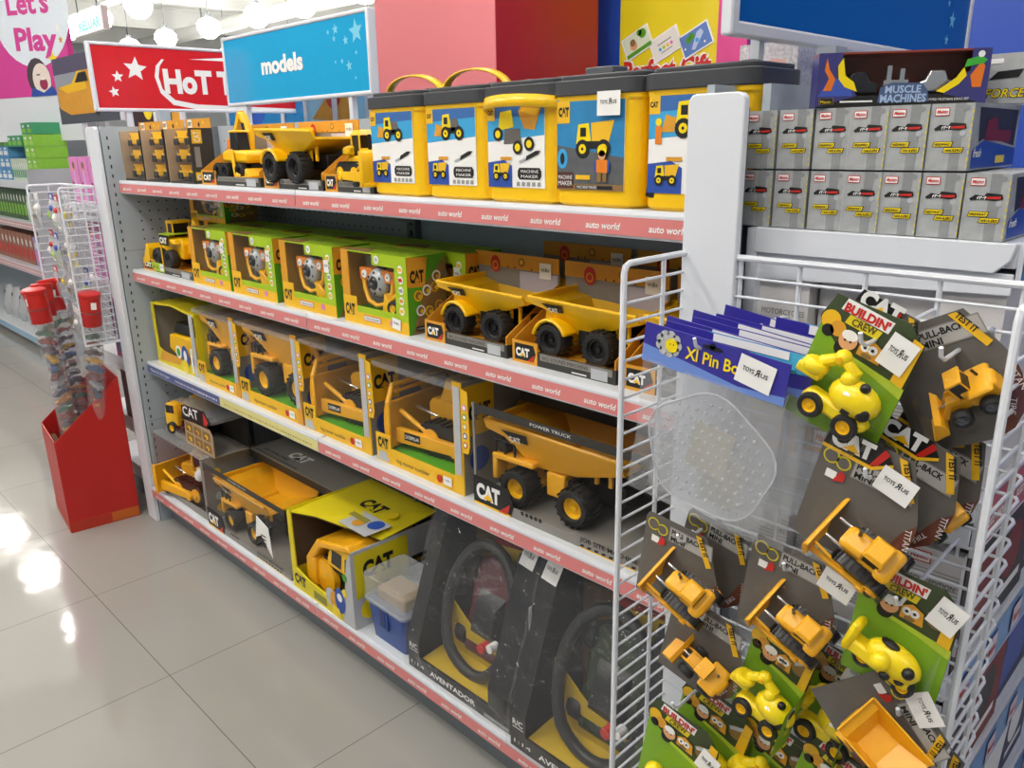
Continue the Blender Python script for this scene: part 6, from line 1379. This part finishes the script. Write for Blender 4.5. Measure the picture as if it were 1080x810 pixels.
# red floor bin
t = thing('red_cardboard_bin', 'red cardboard floor bin with sloping rim, standing before the far white plate', 'bin', (-.158, -.325, 0), rz=R(83))
BR = mat('bin_red', '#bb1c18', .4, noise=.03); BRI = mat('bin_inside_red', '#b04038', .5)
W, D = .245, .295
zf, zb_ = .375, .585     # rim heights left and right
b = B()
def sheet(p, q, za, zb2, m, th=.004, z0=0):
    p = Vector((*p, 0)); q = Vector((*q, 0)); n = (q-p).normalized().cross(Vector((0, 0, 1)))*th
    v = [p+n, q+n, q, p]; tops = [za, zb2, zb2, za]
    b.hexa([(a.x, a.y, z0) for a in v]+[(a.x, a.y, h) for a, h in zip(v, tops)], m)
sheet((0, 0), (W, 0), zf, zb_, BR); sheet((W, 0), (W, D), zb_, zb_, BR); sheet((W, D), (0, D), zb_, zf, BR); sheet((0, D), (0, 0), zf, zf, BR)
b.box(.003, W-.003, .003, D-.003, .0, .006, BR)
b.build('bin_body', t, smooth=False)
b = B(); sheet((-.002, -.002), (W+.002, -.002), .045, .045, mat('bin_foot_red', '#b8301a', .45), .003); sheet((-.002, D+.002), (-.002, -.002), .045, .045, mat('bin_foot_red', '#b8301a', .45), .003)
F(b, (.10, -.0055, 0), (1, 0, 0), (0, 0, 1)).q(.045, .004, .145, .043, mat('bin_orange_print', '#c8641e', .45), 1); b.build('foot_band', t, smooth=False)
# clear tubes of toy cars with red caps
CARC = ['#c89a3a', '#5d4a58', '#8a3a34', '#3f6a5a', '#c07a3a', '#50506a', '#a8a8b0', '#7a3a40', '#3a5a8a']
TUBEF = film('tube_film', body=.10, mix=.10)
def car_tube():
    t = thing('tube_of_toy_cars', 'x', 'toy tube'); b = B(); L_ = .60
    b.cyl((0, 0, .0), (0, 0, L_), .034, TUBEF, 16, caps=False); b.build('clear_tube', t)
    CAPR = mat('cap_red', '#c6241e', .35, noise=.03)
    b = B(); b.lathe([(.035, L_-.055), (.0355, L_), (.038, L_+.002), (.038, L_+.012), (.034, L_+.014), (0, L_+.012)], CAPR, n=18); b.lathe([(.0352, L_-.11), (.0352, L_-.06)], mat('label_red', '#b82020', .4), n=18); b.build('cap', t); b = B(); b.cyl((0, 0, -.004), (0, 0, .01), .036, BLK, 16); b.build('foot_cap', t)
    b = B(); F(b, (.0, -.0362, L_-.04), (1, 0, 0), (0, 0, 1)).q(.004, 0, .022, .026, WHT, 1); b.build('price_tag', t, smooth=False)
    for k in range(13):
        z = .05+k*.033; a = k*.35; M_ = TR(0, 0, z, rz=a, ry=R(-14)); c = mat('toy_car_%d' % (k % 9), CARC[k % 9], .25)
        b = B(M_); b.prism([(-.030, -.006), (.030, -.006), (.030, .003), (.014, .004), (.008, .011), (-.012, .011), (-.018, .004), (-.030, .003)], -.012, .012, c)
        for x in (-.018, .018): b.cyl((x, -.0135, -.006), (x, .0135, -.006), .0055, BLK, 8); b.cyl((x, -.0142, -.006), (x, .0142, -.006), .0025, CHRM, 6)
        b.build('toy_car', t)
    return t
ct = car_tube()
tl = [(-.215, -.245, .335, 4, -6, 'nearest the aisle corner of the red bin'), (-.185, -.16, .32, 8, -3, 'upright against the far white plate'), (-.30, -.235, .33, -2, -4, 'at the left side of the red bin'), (-.285, -.155, .345, 2, 2, 'at the back of the red bin'), (-.36, -.16, .33, -3, 3, 'rear left in the red bin')]
for k, (x, y, z, rx_, ry_, l) in enumerate(tl):
    t = ct if k == 0 else copy_tree(ct); t.location = (x, y, z); t.rotation_euler = (R(rx_), R(ry_+8), R(k*70)); t['label'] = 'red-capped clear tube of toy cars, '+l; t['group'] = 'tubes of toy cars in the red bin'
t = thing('cardboard_filler', 'brown corrugated filler inside the red bin under the tubes', 'filler', (-.158, -.325, 0), rz=R(83))
b = B(); b.box(.012, W-.012, .012, D-.012, .008, .30, mat('corrugated_brown', '#7a5f45', .8, noise=.3, scale=50)); 
for k in range(6): b.box(.02+k*.036, .035+k*.036, .02, D-.02, .30, .325, mat('corrugated_brown', '#7a5f45', .8))
b.build('filler_body', t, smooth=False)

# ================================================================ posters and signs in the distance
t = thing('pink_play_board', 'pink board reading Lets Play over a laughing child, white below, at the left edge', 'sign', (-3.30, .72, 1.48), rz=R(16))
MG = mat('board_magenta', '#d8429a', .4, noise=.03); b = B(); b.box(-.9, .44, -.02, .02, 0, .30, METW); b.box(-.9, .42, -.022, .02, .29, 1.6, MG)
f = F(b, (0, -.022, .29), (1, 0, 0), (0, 0, 1), .001)
f.disc(.08, .52, .42, mat('board_pale', '#e6f0fa', .5), 1, n=32, ry=.34)
f.txt("Let's", -.16, .52, .14, MG, 2, w=.46, bold=.03, rot=-.04); f.txt('Play', -.13, .30, .14, MG, 2, w=.46, bold=.035, rot=-.06)
HAIR = mat('hair_dark', '#4a4048', .5); f.disc(.06, .12, .12, HAIR, 3, ry=.12); f.disc(.10, .105, .10, mat('face_pale', '#efe0d6', .5), 4, ry=.1); f.disc(.115, .075, .045, mat('mouth_red', '#9a2b50', .5), 5, ry=.038); f.q(.09, .10, .14, .112, WHT, 6); f.q(.05, .13, .09, .138, HAIR, 5)
f.poly([(-.05, .0), (-.02, .06), (.1, .02), (.2, .06), (.26, .0)], BLUE, 5)
f.star(.26, .22, .05, LEM, 4); f.star(.355, .40, .03, WHT, 2); f.star(.37, .33, .025, CORG, 2)
b.build('board', t, bevel=.003)
t = thing('car_poster', 'poster of an orange sports car, partly behind the red Hot Toys sign', 'poster', (-2.56, .62, 1.57)); b = B(); b.box(0, .98, -.01, .01, 0, .37, METW); f = F(b, (0, -.01, 0), (1, 0, 0), (0, 0, 1), .001)
f.q(.0, .0, .97, .37, mat('poster_grey', '#9aa0aa', .4, noise=.1, scale=6), 1); f.q(0, 0, .97, .1, mat('poster_road', '#4a4f5a', .5), 2); f.q(0, .28, .97, .37, mat('poster_dusk', '#55506a', .5), 2)
f.poly([(.03, .09), (.02, .17), (.06, .21), (.3, .22), (.42, .28), (.6, .28), (.75, .21), (.93, .17), (.95, .09), (.7, .05), (.2, .05)], CORG, 3); f.poly([(.06, .21), (.3, .22), (.42, .28), (.5, .28), (.55, .18), (.2, .17)], YEL, 4); f.disc(.66, .08, .045, INK, 5); f.disc(.66, .08, .028, SLV, 6); f.poly([(.36, .22), (.44, .27), (.56, .27), (.58, .22)], INK, 5)
b.build('poster_face', t, smooth=False); b = B(); b.box(.30, .32, .012, .03, -1.57, .3, METW); b.box(.66, .68, .012, .03, -1.57, .3, METW); b.build('stand', t)
def mini_poster(x, y, z, W, H, label, face, extra):
    t = thing('framed_poster', label, 'poster', (x, y, z)); b = B(); b.box(0, W, -.01, .01, 0, .02, METW); b.box(0, W, -.01, .01, H-.02, H, METW); b.box(0, .02, -.01, .01, 0, H, METW); b.box(W-.02, W, -.01, .01, 0, H, METW); b.box(W*.5-.015, W*.5+.015, -.01, .01, 0, H, METW); b.build('frame', t)
    b = B(); b.box(.02, W-.02, -.004, .004, .02, H-.02, face); f = F(b, (0, -.004, 0), (1, 0, 0), (0, 0, 1), .001); extra(f); b.build('poster_face', t, smooth=False); b = B(); b.box(W*.5-.012, W*.5+.012, .012, .03, -z, H*.5, METW); b.build('stand', t)
DKP = mat('poster_black_cherry', '#331a22', .5, noise=.1)
def e1(f): f.disc(.22, .22, .06, LEM, 1); f.disc(.35, .18, .05, SLV, 1); f.q(.5, .12, .6, .25, CORG, 1)
def e2(f): f.disc(.3, .2, .1, mat('poster_deep', '#2557b8', .5), 1); f.q(.75, .1, .95, .24, mat('poster_violet', '#4a3a90', .5), 1)
def e3(f): f.poly([(.05, .12), (.25, .26), (.4, .26), (.3, .1)], CORG, 1); f.disc(.2, .2, .05, RED, 2)
mini_poster(-1.45, .62, 1.40, .62, .33, 'dark framed poster with yellow car above the far end of the shelves', DKP, e1)
mini_poster(-.95, .9, 1.42, 1.1, .33, 'blue framed poster low under the blue models sign', mat('poster_azure', '#1a86c8', .4), e2)
mini_poster(.25, .62, 1.40, .42, .27, 'pale blue poster with orange toy picture, right under the models sign corner', mat('poster_pale_blue', '#9cd2ea', .4), e3)
t = thing('exit_sign', 'green and white hanging exit sign reading KELUAR under the ceiling', 'sign', (-5.1, 1.6, 2.36)); t.scale = (.52, .52, .40); EXG = mat('exit_green', '#35b8a0', .4, emit=.5)
b = B(); b.box(0, 1.5, -.05, .05, 0, .45, WHT); f = F(b, (0, -.05, 0), (1, 0, 0), (0, 0, 1), .003); f.q(.35, .03, 1.46, .33, mat('exit_pale', '#c8f0e8', .4, emit=.6), 1); f.txt('KELUAR', .42, .08, .19, EXG, 2, w=.98, bold=.03); b.build('sign_box', t)
b = B(); b.cyl((.3, 0, .45), (.3, 0, 4.82), .012, METD, 6); b.cyl((1.2, 0, .45), (1.2, 0, 4.82), .012, METD, 6); b.build('hanging_rods', t)
for i, (x, y, z, W) in enumerate(((-3.0, 6.5, 2.55, 1.6), (-7.2, 7.5, 2.9, 1.5))):
    t = thing('hanging_banner', 'yellow hanging banner seen %s' % ('over the top of the blue models sign' if i == 0 else 'left of the blue models sign, high up'), 'banner', (x, y, z)); b = B(); b.box(-W, W, -.02, .02, 0, .9, mat('banner_mustard', '#c9a524', .5)); b.build('banner', t); b = B(); b.cyl((-W*.8, 0, .9), (-W*.8, 0, 4.3-z), .01, METD, 6); b.cyl((W*.8, 0, .9), (W*.8, 0, 4.3-z), .01, METD, 6); b.build('cables', t)

# ================================================================ far gondola beyond the cross aisle
t = thing('far_shelving', 'far run of shelving across the aisle at the left edge, stacked with small toys', 'shelving', (0, 0, 0))
b = B(); b.box(-9, -3.08, .98, 1.0, 0, 1.62, PEG); b.build('back_panel', t, smooth=False)
fz = [1.215, .93, .60, .10]
for k, z in enumerate(fz):
    b = B(); yf = .55 if k < 3 else .48; b.box(-9, -3.08, yf, .98, z-.03, z, SHELFM); o = b.build('shelf', t, bevel=.002)
    b = B(); b.box(-9, -3.08, yf-.012, yf, z-.05, z+.002, METW); f = F(b, (-9, yf-.012, z-.05), (1, 0, 0), (0, 0, 1), .001); f.q(0, .006, 5.92, .044, [METW, mat('strip_rose_pale', '#d9a3a8', .4), mat('strip_rose_pale', '#d9a3a8', .4), mat('strip_light_blue', '#9cc4e4', .4)][k], 1)
    if k in (1, 2):
        for j in range(60): f.q(3+j*.048, .018, 3.028+j*.048, .03, WHT, 2)
    b.build('price_strip', o, smooth=False)
b = B(); b.box(-9, -3.08, .5, .96, 0, .06, METD); b.build('base', t, smooth=False)
b = B(); b.box(-3.10, -3.07, .5, .99, 0, 1.3, METG); b.build('end_sheet', t, smooth=False)
random.seed(5)
def simple_box(nm, W, H, D, c, c2):
    t = thing(nm, 'x', 'toy box'); b = B(); b.box(0, W, 0, D, 0, H, c); f = F(b, (0, 0, 0), (1, 0, 0), (0, 0, 1)); f.q(W*.12, H*.15, W*.88, H*.5, c2, 1); f.disc(W*.5, H*.7, W*.2, WHT, 2, ry=H*.12); b.build('carton', t, smooth=False); return t
LG = mat('box_leaf_green', '#86c440', .45, noise=.1); DG = mat('box_teal_green', '#3f9a6a', .45, noise=.1); LB = mat('box_cornflower', '#5b9bd0', .45, noise=.1)
gb = simple_box('green_toy_box', .115, .075, .2, LG, mat('box_lime_light', '#a8d860', .45)); tb = simple_box('teal_toy_box', .115, .075, .2, DG, LG); bb = simple_box('blue_toy_box', .13, .08, .2, LB, WHT); sb_ = simple_box('slim_toy_box', .04, .15, .2, mat('box_off_white', '#cfdccb', .5), DG)
def scatter(src, positions, label, group):
    for i, p in enumerate(positions):
        t = src if i == 0 else copy_tree(src); t.location = p; t['group'] = group
        xs_ = sorted({round(q[0], 3) for q in positions}, reverse=True); zs_ = sorted({round(q[2], 3) for q in positions if abs(q[0]-p[0]) < .01})
        t['label'] = label+('' if len(positions) == 1 else ', %s from right' % NTH[xs_.index(round(p[0], 3))])+('' if len(zs_) < 2 else ', %s up' % NTH[zs_.index(round(p[2], 3))])
scatter(gb, [(-3.22-.12*i, .58, 1.216+.077*j) for i in range(2) for j in range(4)], 'bright green toy box on the far top shelf', 'green toy boxes on the far top shelf')
scatter(tb, [(-3.22-.12*i, .58, 1.216+.077*4) for i in range(2)]+[(-3.5-.12*i, .58, 1.37+.077*j) for i in range(9) for j in (1,)], 'teal green toy box on the far top shelf', 'teal toy boxes on the far top shelf')
scatter(sb_, [(-3.40-.05*i, .58, 1.216) for i in range(8)], 'slim pale toy box on the far top shelf', 'slim pale boxes on the far top shelf')
scatter(bb, [(-3.9-.135*i, .58, 1.216+.082*j) for i in range(7) for j in range(3)], 'blue toy box on the far top shelf', 'blue toy boxes on the far top shelf')
def bottle(c, c2, h=.2, r=.045):
    t = thing('toy_bottle', 'x', 'bottle'); b = B(); b.lathe([(r*.9, 0), (r, .01), (r, h*.65), (r*.75, h*.8), (r*.45, h*.86), (r*.45, h*.9)], c, n=14); b.build('bottle_body', t); b = B(); b.cyl((0, 0, h*.88), (0, 0, h), r*.55, c2, 12); b.build('cap', t); return t
scatter(bottle(mat('bottle_orange', '#e8a83a', .3), WHT), [(-3.40, .62, .931), (-3.47, .66, .931)], 'orange toy bottle with pale cap on the far second shelf', 'orange bottles on the far second shelf')
scatter(bottle(mat('bottle_clear', '#c8d4c8', .2), WHT), [(-3.54, .62, .931), (-3.3, .62, .931)], 'pale toy bottle on the far second shelf beside the orange ones', 'pale bottles on the far second shelf')
scatter(bottle(mat('bottle_lime', '#b8dc50', .3), mat('cap_lime', '#a0c840', .4), .16, .055), [(-3.18, .62, .931)], 'lime green toy jar at the right end of the far second shelf', 'lime jars on the far second shelf')
scatter(simple_box('dark_green_toy_box', .07, .22, .2, mat('box_forest', '#4d6a4a', .5, noise=.3, scale=30), LG), [(-3.64-.08*i, .60, .931) for i in range(12)], 'tall dark green toy box on the far second shelf', 'dark green boxes on the far second shelf')
scatter(simple_box('lilac_toy_pack', .10, .21, .12, mat('pack_lilac', '#a49ac8', .5, noise=.3, scale=30), PINK), [(-3.32-.11*i, .60, .601) for i in range(4)], 'lilac toy pack standing on the far third shelf', 'lilac packs on the far third shelf')
scatter(simple_box('red_brown_toy_pack', .10, .22, .12, mat('pack_rust', '#a8705c', .5, noise=.4, scale=30), RED), [(-3.77-.11*i, .60, .601) for i in range(10)], 'red-brown toy pack standing on the far third shelf', 'red-brown packs on the far third shelf')
scatter(simple_box('white_toy_pack', .09, .20, .12, mat('pack_white', '#d4d8e0', .5, noise=.2, scale=30), BLUE), [(-3.2, .60, .601)], 'white and blue toy pack at the right end of the far third shelf', 'white pack on the far third shelf')
def bundle(c, c2):
    t = thing('crinkled_toy_bag', 'x', 'toy bag'); b = B(); random.seed(3); n = 10
    vs_ = []; 
    for j in range(6):
        for i in range(n):
            a = 2*PI*i/n; r_ = (.07, .09, .095, .085, .06, .03)[j]*random.uniform(.8, 1.15); vs_.append((r_*math.cos(a), r_*.8*math.sin(a), j*.05))
    b.add(vs_, [(j*n+i, j*n+(i+1) % n, (j+1)*n+(i+1) % n, (j+1)*n+i) for j in range(5) for i in range(n)]+[tuple(range(5*n, 6*n)), tuple(range(n-1, -1, -1))], SILB); b.build('bag', t)
    b = B()
    for k in range(6): b.ball((random.uniform(-.04, .04), random.uniform(-.04, .03), .04+k*.03), .025, (c, c2)[k % 2], 8)
    b.build('contents', t); return t
scatter(bundle(GRYP, INK), [(-3.55-.22*i, .62, .101) for i in range(6)], 'crinkled clear toy bag with grey contents on the far bottom shelf', 'grey toy bags on the far bottom shelf')
scatter(bundle(LEM, CORG), [(-3.33, .60, .101), (-3.44, .68, .101), (-3.22, .66, .101)], 'crinkled toy bag, yellow contents, on the far bottom shelf', 'yellow toy bags on the far bottom shelf')
SC.cycles.transparent_max_bounces = 24
SC.cycles.max_bounces = 8
SC.cycles.use_denoising = True
